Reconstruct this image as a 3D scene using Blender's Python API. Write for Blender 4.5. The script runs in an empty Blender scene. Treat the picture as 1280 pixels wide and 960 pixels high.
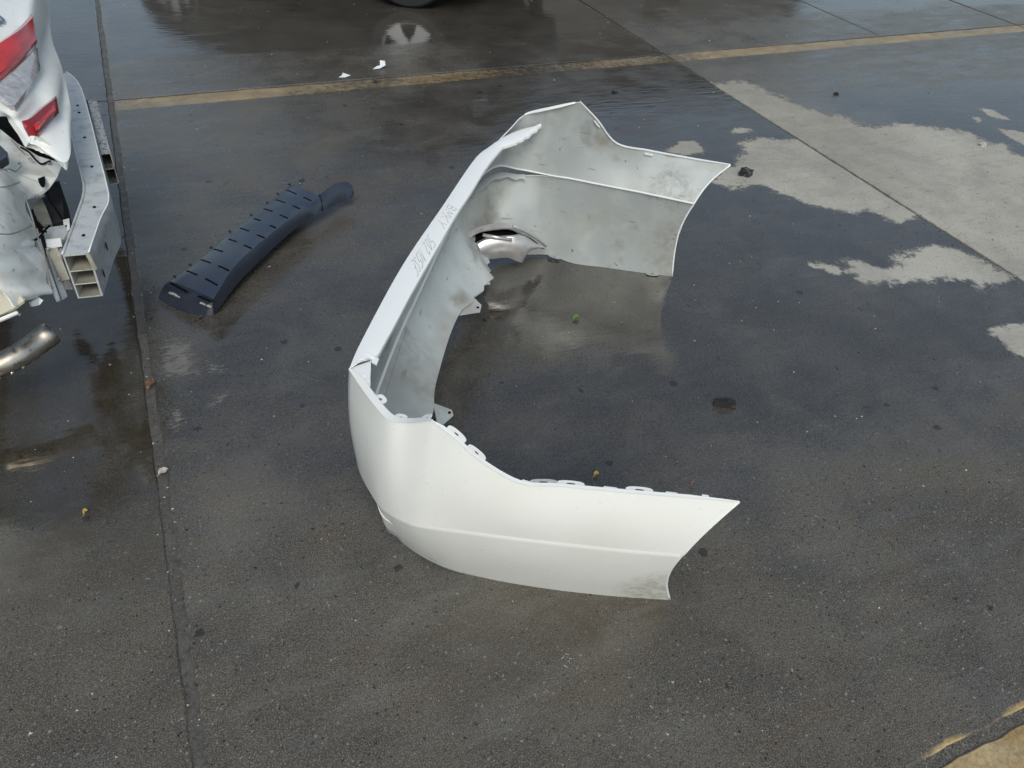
import bpy, bmesh, math, random
import numpy as np
from mathutils import Vector, Matrix, noise
random.seed(7); np.random.seed(7)
sc = bpy.context.scene
COL = sc.collection
# ---------------------------------------------------------------- camera
CAM_H = 1.95
cam_d = bpy.data.cameras.new('camera'); cam = bpy.data.objects.new('camera', cam_d); COL.objects.link(cam)
Rm = ((0.91493233, -0.21488386, 0.3416486), (-0.39803036, -0.62061904, 0.67557667), (0.06686311, -0.75409345, -0.65335472))
cam.matrix_world = Matrix(((Rm[0][0], -Rm[0][1], -Rm[0][2], 0), (Rm[1][0], -Rm[1][1], -Rm[1][2], 0), (Rm[2][0], -Rm[2][1], -Rm[2][2], CAM_H), (0, 0, 0, 1)))
cam_d.sensor_width = 36; cam_d.lens = 36 * 975 / 1280; cam_d.clip_end = 3000; cam_d.clip_start = .05
sc.camera = cam
# ---------------------------------------------------------------- sky and sun
SUN_EL, SUN_AZ = math.radians(48), math.radians(200)     # azimuth clockwise from +Y
w = bpy.data.worlds.new('World'); sc.world = w; w.use_nodes = True
wn = w.node_tree.nodes; wl_ = w.node_tree.links
sky = wn.new('ShaderNodeTexSky'); sky.sky_type = 'NISHITA'; sky.sun_disc = False
sky.sun_elevation = SUN_EL; sky.sun_rotation = SUN_AZ; sky.air_density = 1.0; sky.dust_density = 2.5; sky.ozone_density = 1.0
bg = wn['Background']; bg.inputs['Strength'].default_value = 0.145
hs = wn.new('ShaderNodeHueSaturation'); hs.inputs['Saturation'].default_value = .78   # thin cloud veil over blue sky
wl_.new(sky.outputs[0], hs.inputs['Color']); tn = wn.new('ShaderNodeMix'); tn.data_type = 'RGBA'; tn.blend_type = 'MULTIPLY'; tn.inputs['Factor'].default_value = 1; tn.inputs['B'].default_value = (.985, 1.02, .955, 1)
wl_.new(hs.outputs[0], tn.inputs['A']); wl_.new(tn.outputs['Result'], bg.inputs['Color'])
sd = bpy.data.lights.new('sun', 'SUN'); sd.energy = 1.5; sd.angle = math.radians(25); sd.color = (1, .965, .88)
sun = bpy.data.objects.new('sun', sd); COL.objects.link(sun)
sdir = Vector((math.sin(SUN_AZ) * math.cos(SUN_EL), math.cos(SUN_AZ) * math.cos(SUN_EL), math.sin(SUN_EL)))
sun.rotation_euler = (-sdir).to_track_quat('-Z', 'Y').to_euler(); sun.location = (0, 0, 12)
sc.view_settings.view_transform = 'Standard'; sc.view_settings.look = 'None'; sc.view_settings.gamma = 1
sc.view_settings.use_curve_mapping = False; sc.view_settings.exposure = 0.0
sc.render.engine = 'CYCLES'
# ---------------------------------------------------------------- measured coordinates (metres)
B_T = [(1.0983, 0.8882, 0.5219), (0.8738, 0.9894, 0.5313), (0.7019, 1.0807, 0.5273), (0.612, 1.12, 0.5322), (0.5255, 1.1713, 0.591), (0.4752, 1.2187, 0.6414), (0.4389, 1.269, 0.6624), (0.3974, 1.3273, 0.6149), (0.3599, 1.3721, 0.6), (0.3361, 1.4681, 0.6), (0.3186, 1.5915, 0.6), (0.3869, 1.707, 0.6), (0.605, 2.0331, 0.6), (0.8553, 2.3599, 0.6), (1.1162, 2.6968, 0.6), (1.236, 2.7953, 0.6), (1.3426, 2.8872, 0.615), (1.4415, 2.9556, 0.64), (1.5319, 2.885, 0.69), (1.6445, 2.8513, 0.7163), (1.7209, 2.8146, 0.6436), (1.8054, 2.7669, 0.5505), (1.9224, 2.6808, 0.5415), (2.0522, 2.5747, 0.5402), (2.1835, 2.4499, 0.5478)]
B_C = [(0.995, 0.9063, 0.34), (0.8502, 0.9836, 0.335), (0.7132, 1.0568, 0.335), (0.6039, 1.1169, 0.335), (0.504, 1.1735, 0.335), (0.4594, 1.2019, 0.331), (0.4069, 1.2403, 0.322), (0.3751, 1.2781, 0.305), (0.34, 1.3462, 0.282), (0.3216, 1.4255, 0.262), (0.318, 1.5968, 0.245), (0.3855, 1.7554, 0.24), (0.5765, 2.0842, 0.25), (0.7982, 2.4054, 0.28), (1.0164, 2.6933, 0.35), (1.1394, 2.8403, 0.395), (1.3186, 2.9693, 0.415), (1.4313, 2.9566, 0.395), (1.5096, 2.9339, 0.38), (1.5666, 2.885, 0.38), (1.6408, 2.8315, 0.38), (1.7386, 2.7475, 0.38), (1.8696, 2.6391, 0.38), (1.9709, 2.548, 0.38), (2.0574, 2.4697, 0.38)]
B_B = [(1.073, 0.9726, 0.0), (0.9192, 1.0461, 0.0), (0.7836, 1.1185, 0.0), (0.661, 1.1919, 0.0), (0.5608, 1.2601, 0.0), (0.4996, 1.3, 0.01), (0.4439, 1.3562, 0.02), (0.409, 1.402, 0.03), (0.39, 1.4358, 0.04), (0.3806, 1.486, 0.05), (0.478, 1.6492, 0.09), (0.6277, 1.8229, 0.12), (0.7046, 1.9934, 0.12), (0.9145, 2.3353, 0.12), (1.1332, 2.543, 0.11), (1.2026, 2.7456, 0.07), (1.2865, 2.8409, 0.04), (1.3735, 2.8331, 0.02), (1.4773, 2.8325, 0.01), (1.5584, 2.7998, 0.01), (1.6413, 2.717, 0.0), (1.764, 2.6421, 0.0), (1.875, 2.5711, 0.0), (1.9561, 2.5239, 0.0), (2.0369, 2.477, 0.0)]
FRAME = ((1.5513, 1.7259, 0.0), (0.8442, -0.536, 0.0), (0.536, 0.8442, 0.0))
SHELF_O = [(0.3187, 1.5912, 0.603), (0.3463, 1.6386, 0.603), (0.386, 1.7032, 0.603), (0.4891, 1.8594, 0.603), (0.6036, 2.0286, 0.603), (0.7229, 2.187, 0.603), (0.8534, 2.3547, 0.603), (0.9851, 2.528, 0.603), (1.1138, 2.6908, 0.603), (1.233, 2.7971, 0.603), (1.309, 2.8498, 0.603), (1.3846, 2.8884, 0.603), (1.5073, 2.9257, 0.603)]
SHELF_I = [(0.3838, 1.6153, 0.6), (0.3899, 1.6132, 0.6), (0.4137, 1.6342, 0.6), (0.4932, 1.746, 0.6), (0.5834, 1.8771, 0.6), (0.7261, 2.0752, 0.6), (0.8862, 2.2967, 0.6), (0.9932, 2.4327, 0.6), (1.1242, 2.6069, 0.6), (1.256, 2.7584, 0.6), (1.329, 2.7866, 0.6), (1.4041, 2.832, 0.6), (1.5067, 2.9157, 0.6)]
TRIM_A = [(1.1613, 2.7489, 0.17), (1.2194, 2.7453, 0.19), (1.3088, 2.7145, 0.2), (1.3703, 2.7207, 0.19), (1.4315, 2.7326, 0.14), (1.4958, 2.7561, 0.09)]
TRIM_B = [(1.1647, 2.7589, 0.09), (1.2234, 2.7504, 0.08), (1.2976, 2.7244, 0.09), (1.3651, 2.7113, 0.06), (1.3814, 2.7266, 0.09), (1.436, 2.7673, 0.09)]
TRIM_R1 = [(1.1177, 2.801, 0.16), (1.121, 2.7931, 0.2), (1.1705, 2.7701, 0.24), (1.2462, 2.7465, 0.26), (1.3005, 2.723, 0.26), (1.3622, 2.7342, 0.22), (1.4361, 2.7468, 0.16), (1.5141, 2.7752, 0.08)]
TRIM_R2 = [(1.1234, 2.7846, 0.14), (1.1326, 2.7825, 0.18), (1.1731, 2.7556, 0.22), (1.2429, 2.7268, 0.24), (1.2965, 2.7105, 0.24), (1.3511, 2.7231, 0.2), (1.4233, 2.7496, 0.14), (1.4915, 2.7773, 0.07)]
BRK = [[(1.0287, 2.4707, 0.11), (1.0467, 2.4079, 0.1), (1.0274, 2.376, 0.09), (0.9293, 2.3562, 0.11)], [(0.6578, 1.8932, 0.12), (0.7154, 1.857, 0.1), (0.7108, 1.8286, 0.1), (0.636, 1.7733, 0.11)], [(1.0392, 2.4795, 0.11), (1.0894, 2.5066, 0.11), (1.0896, 2.4971, 0.1), (1.0427, 2.4692, 0.1)], [(1.1117, 2.5724, 0.12), (1.1473, 2.5671, 0.1), (1.139, 2.5378, 0.1), (1.0886, 2.5319, 0.11)], [(1.1415, 2.6282, 0.12), (1.1734, 2.6308, 0.1), (1.1534, 2.5911, 0.1), (1.1206, 2.5662, 0.11)]]
DIF_L = [(0.5284, 3.6606, 0.1), (0.4386, 3.5568, 0.1), (0.3548, 3.4659, 0.1), (0.2135, 3.3144, 0.1), (0.0933, 3.189, 0.09), (-0.0273, 3.0608, 0.085), (-0.1042, 2.9921, 0.08)]
DIF_R = [(0.629, 3.4535, 0.12), (0.5791, 3.4019, 0.12), (0.5256, 3.3436, 0.125), (0.4132, 3.2383, 0.125), (0.2465, 3.0607, 0.125), (0.1444, 2.9366, 0.12), (0.0465, 2.7747, 0.1)]
DIF_S = [(0.6314, 3.4178, 0.07), (0.5854, 3.3638, 0.08), (0.5466, 3.3465, 0.07), (0.4108, 3.2301, 0.06), (0.2431, 3.0461, 0.05), (0.1477, 2.9368, 0.04), (0.056, 2.8235, 0.01)]
DIF_END = [(-0.1599, 2.9835, 0.01), (-0.1236, 2.9192, 0.005), (-0.0598, 2.8585, 0.0), (0.0001, 2.8155, 0.0), (0.0344, 2.8158, 0.0)]
DIF_ARM = [[(0.6309, 3.4598, 0.125), (0.6887, 3.5054, 0.13), (0.7449, 3.5416, 0.13), (0.7895, 3.5629, 0.12), (0.8099, 3.5538, 0.1)], [(0.6278, 3.4025, 0.07), (0.6934, 3.4687, 0.06), (0.7459, 3.5056, 0.055), (0.7837, 3.5118, 0.055), (0.8072, 3.5385, 0.06)]]
DIF_SLOTS = [[(0.4973, 3.6001, 0.104), (0.5339, 3.5135, 0.11)], [(0.5524, 3.4797, 0.118), (0.5836, 3.4212, 0.122)], [(0.4281, 3.5185, 0.104), (0.4646, 3.4426, 0.11)], [(0.4861, 3.4048, 0.12), (0.5158, 3.3503, 0.123)], [(0.359, 3.445, 0.104), (0.3945, 3.3754, 0.11)], [(0.4135, 3.3352, 0.12), (0.4459, 3.2776, 0.123)], [(0.299, 3.3589, 0.105), (0.328, 3.3066, 0.11)], [(0.3546, 3.2501, 0.12), (0.3787, 3.2078, 0.123)], [(0.2273, 3.2974, 0.105), (0.2656, 3.2289, 0.11)], [(0.2858, 3.1868, 0.12), (0.3168, 3.1363, 0.123)], [(0.1671, 3.2175, 0.105), (0.1998, 3.1598, 0.11)], [(0.2181, 3.121, 0.115), (0.25, 3.0647, 0.122)], [(0.0956, 3.1675, 0.1), (0.134, 3.1009, 0.108)], [(0.0341, 3.1036, 0.095), (0.0743, 3.0251, 0.105)], [(0.094, 2.9977, 0.11), (0.1365, 2.9265, 0.12)], [(-0.0316, 3.0411, 0.09), (0.0114, 2.9607, 0.1)], [(0.0321, 2.9306, 0.105), (0.0781, 2.8494, 0.118)], [(-0.105, 2.9799, 0.082), (-0.0386, 2.8568, 0.095)], [(-0.0112, 2.8226, 0.1), (0.0395, 2.7567, 0.1)]]
DRY = [[(3.3232, 4.6534), (3.9339, 4.5399), (4.0665, 4.2722), (4.12, 4.0059), (4.2602, 3.7455), (4.3709, 3.6356), (4.6107, 3.6013), (4.8065, 3.4695), (4.9659, 3.3346), (4.9286, 3.1764), (5.0367, 3.1476), (5.0154, 2.9678), (5.0922, 2.3571), (3.6945, 1.3766), (3.3112, 1.8926)], [(3.2427, 3.6022), (3.3844, 3.6612), (3.4807, 3.6728), (3.6851, 3.5693), (4.0465, 3.4226), (4.0758, 2.5702), (3.5369, 2.5661), (3.4769, 2.6847), (3.3002, 2.7742), (3.173, 2.8966), (3.0869, 3.0482), (3.1011, 3.1245), (2.993, 3.1756), (2.8691, 3.1505), (2.8054, 3.2391), (2.9593, 3.3631), (3.1108, 3.3974)], [(3.5374, 2.29), (3.6091, 2.2187), (3.6393, 1.96), (3.45, 1.9254), (3.4379, 2.0019), (3.2419, 2.0644), (3.0799, 2.1161), (2.9057, 2.1144), (2.9063, 2.2078), (2.9935, 2.2925), (3.0645, 2.2021), (3.1798, 2.1807), (3.2505, 2.2742)], [(2.7683, 2.3481), (2.858, 2.3123), (2.8681, 2.2494), (2.8244, 2.2339)], [(2.9315, 3.793), (2.9919, 3.7408), (3.0011, 3.6317), (2.8734, 3.5969), (2.7573, 3.6741)], [(3.385, 3.8757), (3.5214, 3.8016), (3.4018, 3.7687), (3.3488, 3.8079)], [(3.1769, 1.6669), (3.3902, 1.6338), (3.5494, 1.5492), (3.2011, 1.3979), (3.1624, 1.4795)], [(5.4218, 3.6846), (5.4965, 3.6361), (5.482, 3.478), (5.4088, 3.5254)], [(5.2305, 3.6137), (5.2912, 3.555), (5.2039, 3.5057)], [(5.2502, 3.3823), (5.3623, 3.2849), (5.6298, 3.1476), (5.3792, 2.955), (5.186, 3.1077)]]
SEMI = [[(-0.1657, 2.7034), (-0.0734, 2.6563), (-0.0723, 2.4423), (-0.1849, 2.4908)], [(-0.034, 2.5437), (0.0054, 2.4897), (0.0394, 2.4038), (-0.0291, 2.447)], [(-0.1848, 2.2876), (-0.145, 2.2604), (-0.15, 2.164), (-0.19, 2.1782)], [(-0.049, 2.2936), (0.018, 2.3161), (0.0116, 2.2724), (-0.0483, 2.2573)], [(-0.2657, 7.1547), (-0.1778, 7.0979), (-0.1893, 6.5881), (-0.2629, 6.602)], [(-0.3029, 1.8881), (-0.2757, 1.8781), (-0.2797, 1.8281), (-0.3066, 1.838)], [(-0.1888, 1.7607), (-0.0098, 1.8702), (0.0838, 1.6934), (-0.0685, 1.4962), (-0.1884, 1.6014)], [(3.6929, 5.1071), (4.3735, 4.7801), (4.3682, 4.2158), (4.5589, 3.6974), (3.6665, 2.7721), (3.6154, 4.7437)]]
JOINT_L = [(-0.2487, 7.3233), (-0.2494, 4.3728), (-0.2331, 2.9802), (-0.237, 2.3593), (-0.2337, 1.952), (-0.2321, 1.5007), (-0.2454, 1.0238)]
JOINT_R = [(3.7135, 6.6811), (3.7089, 4.9963), (3.7256, 3.3078), (3.7071, 1.8939)]
YL = [(-0.2322, 5.2323), (1.4616, 5.2163), (2.7223, 5.1939), (3.8325, 5.1876), (7.5991, 5.0884)]
YLb = [(-0.2393, 5.0818), (1.4201, 5.0759), (2.6496, 5.0433), (3.7596, 5.0747), (7.4369, 4.9553)]
J2 = [(1.4683, 0.3399), (1.8063, 0.339)]
J2b = [(1.4565, 0.2993), (1.6626, 0.316), (1.7869, 0.3179)]
J2c = [(1.3689, 0.3345), (1.8063, 0.339)]
X1 = [(5.9484, 6.3188), (5.9824, 5.1731)]
PTS = {'green': (1.448, 2.314, 0.0), 'clip': (1.7337, 1.6413, 0.0), 'clod': (3.0442, 3.2754, 0.0), 'wp1': (1.4869, 5.3987, 0.0), 'wp2': (1.2056, 5.2896, 0.0), 'stone': (4.8889, 3.187, -0.0), 'yel': (-0.4624, 1.889, 0.0), 'leaf1': (-0.2362, 2.4371, -0.0), 'leaf2': (-0.2311, 1.9805, 0.0), 'leaf3': (1.1004, 1.4842, -0.0), 'c1': (2.0008, 4.8083, 0.0), 'c2': (2.9111, 4.5925, 0.0), 'c3': (1.3901, 1.3321, -0.0), 'c4': (4.5222, 4.1791, 0.0), 'tyre': (2.1237, 6.7519, 0.0), 'ex': (-0.726, 2.6675, 0.0), 'seed': (0.7058, 0.9105, 0.0), 'c5': (0.0527, 1.0624, 0.0), 'rub': (0.8212, 1.0778, 0.0), 'c6': (1.3849, 5.1433, 0.0)}
TG = [[(-0.589, 3.2502, 0.954), (-0.5175, 3.597, 0.954), (-0.4421, 4.0206, 0.954), (-0.3524, 4.5964, 0.943), (-0.3432, 4.8593, 0.9375)], [(-0.5584, 3.2174, 0.899), (-0.4724, 3.4705, 0.899), (-0.4189, 3.6108, 0.899), (-0.3729, 3.7967, 0.899), (-0.327, 4.6628, 0.8935)], [(-0.5202, 3.0541, 0.844), (-0.48, 3.2243, 0.844), (-0.4223, 3.4005, 0.844), (-0.3697, 3.6074, 0.844), (-0.3296, 4.2253, 0.833)], [(-0.4674, 3.0349, 0.8), (-0.4397, 3.0706, 0.8), (-0.4037, 3.2344, 0.8), (-0.3756, 3.4687, 0.8), (-0.3355, 3.8686, 0.789)], [(-0.4506, 3.0362, 0.7615), (-0.4269, 3.0652, 0.7615), (-0.3753, 3.2059, 0.756), (-0.33, 3.2954, 0.7505), (-0.3132, 3.6542, 0.745)], [(-0.4219, 2.9648, 0.723), (-0.3995, 2.985, 0.7175), (-0.3602, 3.0712, 0.7175), (-0.3305, 3.2241, 0.712), (-0.3012, 3.4591, 0.712)], [(-0.4069, 2.9918, 0.701), (-0.3807, 2.9484, 0.6966), (-0.3461, 2.9589, 0.6966), (-0.31, 3.0898, 0.6955), (-0.2957, 3.2868, 0.69)], [(-0.3976, 2.9745, 0.69), (-0.3686, 2.927, 0.6872), (-0.3257, 2.866, 0.6834), (-0.3056, 2.9353, 0.6817), (-0.3005, 3.1635, 0.679)]]
BEAM_O = [(-0.2951, 2.4775, 0.55), (-0.2518, 2.6945, 0.55), (-0.2215, 2.815, 0.55), (-0.2249, 2.9806, 0.55), (-0.2384, 3.1917, 0.55), (-0.2584, 3.5487, 0.55), (-0.2809, 3.8688, 0.55), (-0.3035, 4.0217, 0.55), (-0.3414, 4.1335, 0.55)]
BEAM_I = [(-0.3707, 2.486, 0.55), (-0.3302, 2.7065, 0.55), (-0.2984, 2.9052, 0.55), (-0.305, 3.0699, 0.55), (-0.318, 3.235, 0.55), (-0.3386, 3.569, 0.55), (-0.3477, 3.8373, 0.55), (-0.3591, 3.9844, 0.55), (-0.3781, 4.059, 0.55)]
BOX = [(-0.277, 3.9063, 0.5), (-0.2414, 3.8977, 0.5), (-0.2082, 3.3254, 0.5), (-0.2435, 3.3198, 0.5)]
GAPP = [(-0.5999, 3.7275, 0.62), (-0.5678, 3.6416, 0.62), (-0.5263, 3.4832, 0.61), (-0.4815, 3.3257, 0.6), (-0.4377, 3.2562, 0.59), (-0.4039, 3.2009, 0.585), (-0.3799, 3.1672, 0.575), (-0.3935, 3.1651, 0.565), (-0.4381, 3.2236, 0.56), (-0.5078, 3.3516, 0.56), (-0.5778, 3.4917, 0.57), (-0.6109, 3.5633, 0.58)]
BODY = [[(-0.6327, 2.8442, 0.74), (-0.5724, 2.8415, 0.72), (-0.519, 2.8954, 0.68), (-0.4998, 2.9751, 0.62)], [(-0.6175, 2.6412, 0.74), (-0.557, 2.6482, 0.72), (-0.5024, 2.7022, 0.68), (-0.4733, 2.837, 0.6)], [(-0.6088, 2.4788, 0.73), (-0.5443, 2.4725, 0.71), (-0.4895, 2.5339, 0.66), (-0.4606, 2.6973, 0.57)], [(-0.6029, 2.3542, 0.72), (-0.5382, 2.3504, 0.69), (-0.4826, 2.4277, 0.63), (-0.444, 2.5795, 0.55)], [(-0.5941, 2.309, 0.68), (-0.5305, 2.2785, 0.66), (-0.4769, 2.3462, 0.6), (-0.4283, 2.4494, 0.53)], [(-0.5538, 2.2856, 0.62), (-0.5155, 2.2704, 0.6), (-0.4713, 2.301, 0.56), (-0.4211, 2.3776, 0.5)], [(-0.4937, 2.2461, 0.55), (-0.4799, 2.28, 0.53), (-0.458, 2.3052, 0.52), (-0.4283, 2.3679, 0.49)]]
LAMPW = [(-0.5649, 3.408, 0.6), (-0.5068, 3.2935, 0.585), (-0.4402, 3.1948, 0.57), (-0.3842, 3.1526, 0.56), (-0.3643, 3.1372, 0.555), (-0.3835, 3.0557, 0.545), (-0.4138, 3.0042, 0.53), (-0.4423, 2.9755, 0.52), (-0.4843, 2.937, 0.53), (-0.5002, 2.9432, 0.56), (-0.5235, 3.0392, 0.59), (-0.5523, 3.0911, 0.6)]
HOLE = [(-0.4207, 3.03, 0.556), (-0.4196, 3.0051, 0.556), (-0.4203, 2.9843, 0.556), (-0.4226, 2.9702, 0.556), (-0.4261, 2.9646, 0.556), (-0.4305, 2.968, 0.556), (-0.4351, 2.9802, 0.556), (-0.4393, 2.9996, 0.556), (-0.4427, 3.0237, 0.556), (-0.4447, 3.0493, 0.556), (-0.445, 3.0731, 0.556), (-0.4436, 3.0917, 0.556), (-0.4406, 3.1024, 0.556), (-0.4365, 3.1036, 0.556), (-0.4318, 3.0952, 0.556), (-0.4271, 3.0784, 0.556), (-0.4233, 3.0556, 0.556)]
SOCK = [(-0.5582, 3.0995, 0.66), (-0.5345, 3.0842, 0.655), (-0.5038, 3.0076, 0.65), (-0.5025, 2.9685, 0.65), (-0.5298, 2.9257, 0.65), (-0.5527, 2.9074, 0.65)]
CREAM = [(-0.5425, 2.3917, 0.64), (-0.5178, 2.3854, 0.62), (-0.5021, 2.3841, 0.59), (-0.4841, 2.3139, 0.56), (-0.4736, 2.2779, 0.53), (-0.5068, 2.2756, 0.51), (-0.5513, 2.2711, 0.5), (-0.5814, 2.2561, 0.5)]
CREAM2 = [(-0.5794, 2.2484, 0.505), (-0.5493, 2.2612, 0.505), (-0.5048, 2.2771, 0.51), (-0.5059, 2.2814, 0.5), (-0.5527, 2.2662, 0.495), (-0.5828, 2.2514, 0.495)]
VENT = [(-0.4771, 2.3239, 0.5), (-0.4559, 2.348, 0.5), (-0.4457, 2.342, 0.49), (-0.4595, 2.3348, 0.48), (-0.4773, 2.3244, 0.485)]
CRUSH = [(-0.444, 2.7765, 0.5), (-0.3774, 2.7791, 0.5), (-0.3555, 2.7203, 0.51), (-0.3782, 2.6451, 0.51), (-0.386, 2.5636, 0.51), (-0.4262, 2.5931, 0.5)]
LABEL = [(-0.4254, 2.6473, 0.52), (-0.3826, 2.6449, 0.52), (-0.3782, 2.5958, 0.52), (-0.4205, 2.5933, 0.52)]
PLATE1 = [(-0.4219, 2.5971, 0.515), (-0.3938, 2.5988, 0.515), (-0.3776, 2.5147, 0.44), (-0.4035, 2.5131, 0.44)]
PLATE2 = [(-0.4334, 2.616, 0.5), (-0.4263, 2.6243, 0.5), (-0.4061, 2.5397, 0.43), (-0.4008, 2.4771, 0.4), (-0.415, 2.4627, 0.4)]
PLATE3 = [(-0.4673, 2.7375, 0.51), (-0.4529, 2.7442, 0.51), (-0.4348, 2.5846, 0.47), (-0.4174, 2.4634, 0.4), (-0.429, 2.4578, 0.4), (-0.4432, 2.5112, 0.44)]
UNDER = [(-0.4661, 3.0954, 0.46), (-0.4234, 3.2035, 0.46), (-0.4013, 3.2111, 0.46), (-0.3965, 3.115, 0.44), (-0.3928, 2.9241, 0.44), (-0.4445, 2.8978, 0.44), (-0.4889, 2.8629, 0.46)]
LINER = [(-0.484, 2.995, 0.475), (-0.4559, 3.0371, 0.475), (-0.4413, 2.9674, 0.47), (-0.4235, 2.8548, 0.46), (-0.4482, 2.8382, 0.47), (-0.4688, 2.8911, 0.47)]
LINER2 = [(-0.4643, 3.0408, 0.5), (-0.4409, 3.0469, 0.5), (-0.438, 3.0078, 0.5), (-0.4663, 2.9971, 0.5)]
BOLT = [(-0.5119, 2.3229, 0.47), (-0.5128, 2.3203, 0.46)]
EXH = [(-0.7674, 2.4423, 0.2), (-0.6616, 2.4362, 0.21), (-0.5895, 2.4603, 0.22), (-0.5326, 2.5004, 0.23), (-0.4848, 2.5246, 0.245)]
LRED = [[(-0.5386, 3.302, 0.9018), (-0.4711, 3.4614, 0.9018), (-0.4178, 3.6014, 0.9018), (-0.3719, 3.7867, 0.9018)], [(-0.5334, 3.2208, 0.8742), (-0.475, 3.3382, 0.8742), (-0.4207, 3.4935, 0.8742), (-0.3702, 3.6949, 0.8742)], [(-0.5216, 3.0977, 0.8467), (-0.4788, 3.2162, 0.8467), (-0.4213, 3.3921, 0.8467), (-0.3688, 3.5984, 0.8467)]]
LCLR = [[(-0.5107, 3.147, 0.844), (-0.4797, 3.2164, 0.844), (-0.4221, 3.3919, 0.844), (-0.3696, 3.5978, 0.844)], [(-0.4711, 3.0643, 0.822), (-0.4606, 3.1053, 0.822), (-0.4112, 3.3028, 0.822), (-0.3709, 3.5088, 0.822)], [(-0.4419, 3.064, 0.8), (-0.4348, 3.0694, 0.8), (-0.3987, 3.2411, 0.8), (-0.3755, 3.4599, 0.8)]]
LREF = [[(-0.4462, 3.0837, 0.756), (-0.4215, 3.0775, 0.756), (-0.3751, 3.1831, 0.756), (-0.3285, 3.2803, 0.756)], [(-0.4341, 3.0507, 0.7368), (-0.4116, 3.031, 0.7368), (-0.3702, 3.1342, 0.7368), (-0.3287, 3.2447, 0.7368)], [(-0.4194, 3.0037, 0.7175), (-0.402, 2.9924, 0.7175), (-0.3704, 3.0809, 0.7175), (-0.3316, 3.2104, 0.7175)]]
LREF2 = [[(-0.3993, 3.0294, 0.7532), (-0.3753, 3.1014, 0.7532), (-0.3399, 3.1967, 0.7532)], [(-0.3956, 2.9997, 0.7395), (-0.3715, 3.0701, 0.7395), (-0.3386, 3.1788, 0.7395)]]
SEAMS = [[(-0.5191, 2.8112, 0.705), (-0.4907, 2.8475, 0.69), (-0.4796, 2.901, 0.655), (-0.4656, 2.952, 0.65)], [(-0.5157, 2.6935, 0.7), (-0.4858, 2.7428, 0.68), (-0.4732, 2.8452, 0.64)], [(-0.5009, 2.3867, 0.705), (-0.4724, 2.4498, 0.665), (-0.4433, 2.6098, 0.6)], [(-0.4588, 2.7686, 0.635), (-0.4461, 2.6838, 0.61), (-0.4337, 2.5816, 0.585), (-0.4204, 2.4719, 0.55), (-0.4102, 2.3457, 0.53)], [(-0.5236, 3.2997, 0.6), (-0.4834, 3.2011, 0.585), (-0.4598, 3.189, 0.575)]]
WIRES = [[(-0.4457, 2.5883, 0.56), (-0.4383, 2.6424, 0.54), (-0.4275, 2.7003, 0.53), (-0.4161, 2.7484, 0.52)], [(-0.4516, 2.7595, 0.58), (-0.4475, 2.723, 0.56), (-0.4389, 2.6965, 0.54), (-0.4257, 2.7068, 0.52)], [(-0.4899, 3.2255, 0.6), (-0.466, 3.1992, 0.59), (-0.4473, 3.1536, 0.58), (-0.429, 3.1292, 0.57), (-0.4, 3.1489, 0.57)], [(-0.4268, 3.0079, 0.53), (-0.4224, 2.9781, 0.5), (-0.4047, 2.9182, 0.49), (-0.3873, 2.8599, 0.48)]]
BOLTS = [(-0.4199, 2.5845, 0.522), (-0.4528, 2.9425, 0.535), (-0.4853, 3.0575, 0.61), (-0.4596, 3.128, 0.59), (-0.4077, 2.5134, 0.45), (-0.4041, 3.1333, 0.565), (-0.4368, 2.6705, 0.53)]
TORN = [(-0.3718, 2.7505, 0.53), (-0.352, 2.7561, 0.53), (-0.3506, 2.6825, 0.53), (-0.3605, 2.6636, 0.53), (-0.3599, 2.7187, 0.53), (-0.3697, 2.7105, 0.53)]
gz_badge = [(-0.4998, 3.4768, 0.9196), (-0.4329, 3.7186, 0.9198), (-0.5016, 3.5615, 0.9368)]
# ---------------------------------------------------------------- helpers
def V(p): return Vector(p)
def tag(o, label=None, cat=None, group=None, kind=None):
    if label: o['label'] = label
    if cat: o['category'] = cat
    if group: o['group'] = group
    if kind: o['kind'] = kind
    return o
def thing(name, label, cat, loc=(0, 0, 0), group=None, rz=0):
    o = bpy.data.objects.new(name, None); COL.objects.link(o); o.empty_display_size = .05
    o.location = loc; o.rotation_euler = (0, 0, rz)
    return tag(o, label, cat, group)
def mesh_obj(name, verts, faces, mats, parent=None, fm=None, smooth=True, world=True):
    me = bpy.data.meshes.new(name)
    off = Vector((0, 0, 0))
    if parent is not None and world:
        off = Vector(parent.location); q = parent
        if parent.parent: off = Vector((0, 0, 0)); 
        while q is not None and parent.parent is not None:
            off += Vector(q.location); q = q.parent
    me.from_pydata([tuple(Vector(v) - off) for v in verts], [], faces)
    if not isinstance(mats, (list, tuple)): mats = [mats]
    for m in mats: me.materials.append(m)
    if fm:
        for p, i in zip(me.polygons, fm): p.material_index = i
    me.polygons.foreach_set('use_smooth', [smooth] * len(me.polygons))
    me.update()
    o = bpy.data.objects.new(name, me); COL.objects.link(o)
    if parent is not None: o.parent = parent
    return o
def sharp(o, deg=40):
    bm = bmesh.new(); bm.from_mesh(o.data)
    bmesh.ops.recalc_face_normals(bm, faces=bm.faces)
    for e in bm.edges:
        if len(e.link_faces) == 2 and e.calc_face_angle(0) > math.radians(deg): e.smooth = False
    bm.to_mesh(o.data); bm.free(); return o
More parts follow.
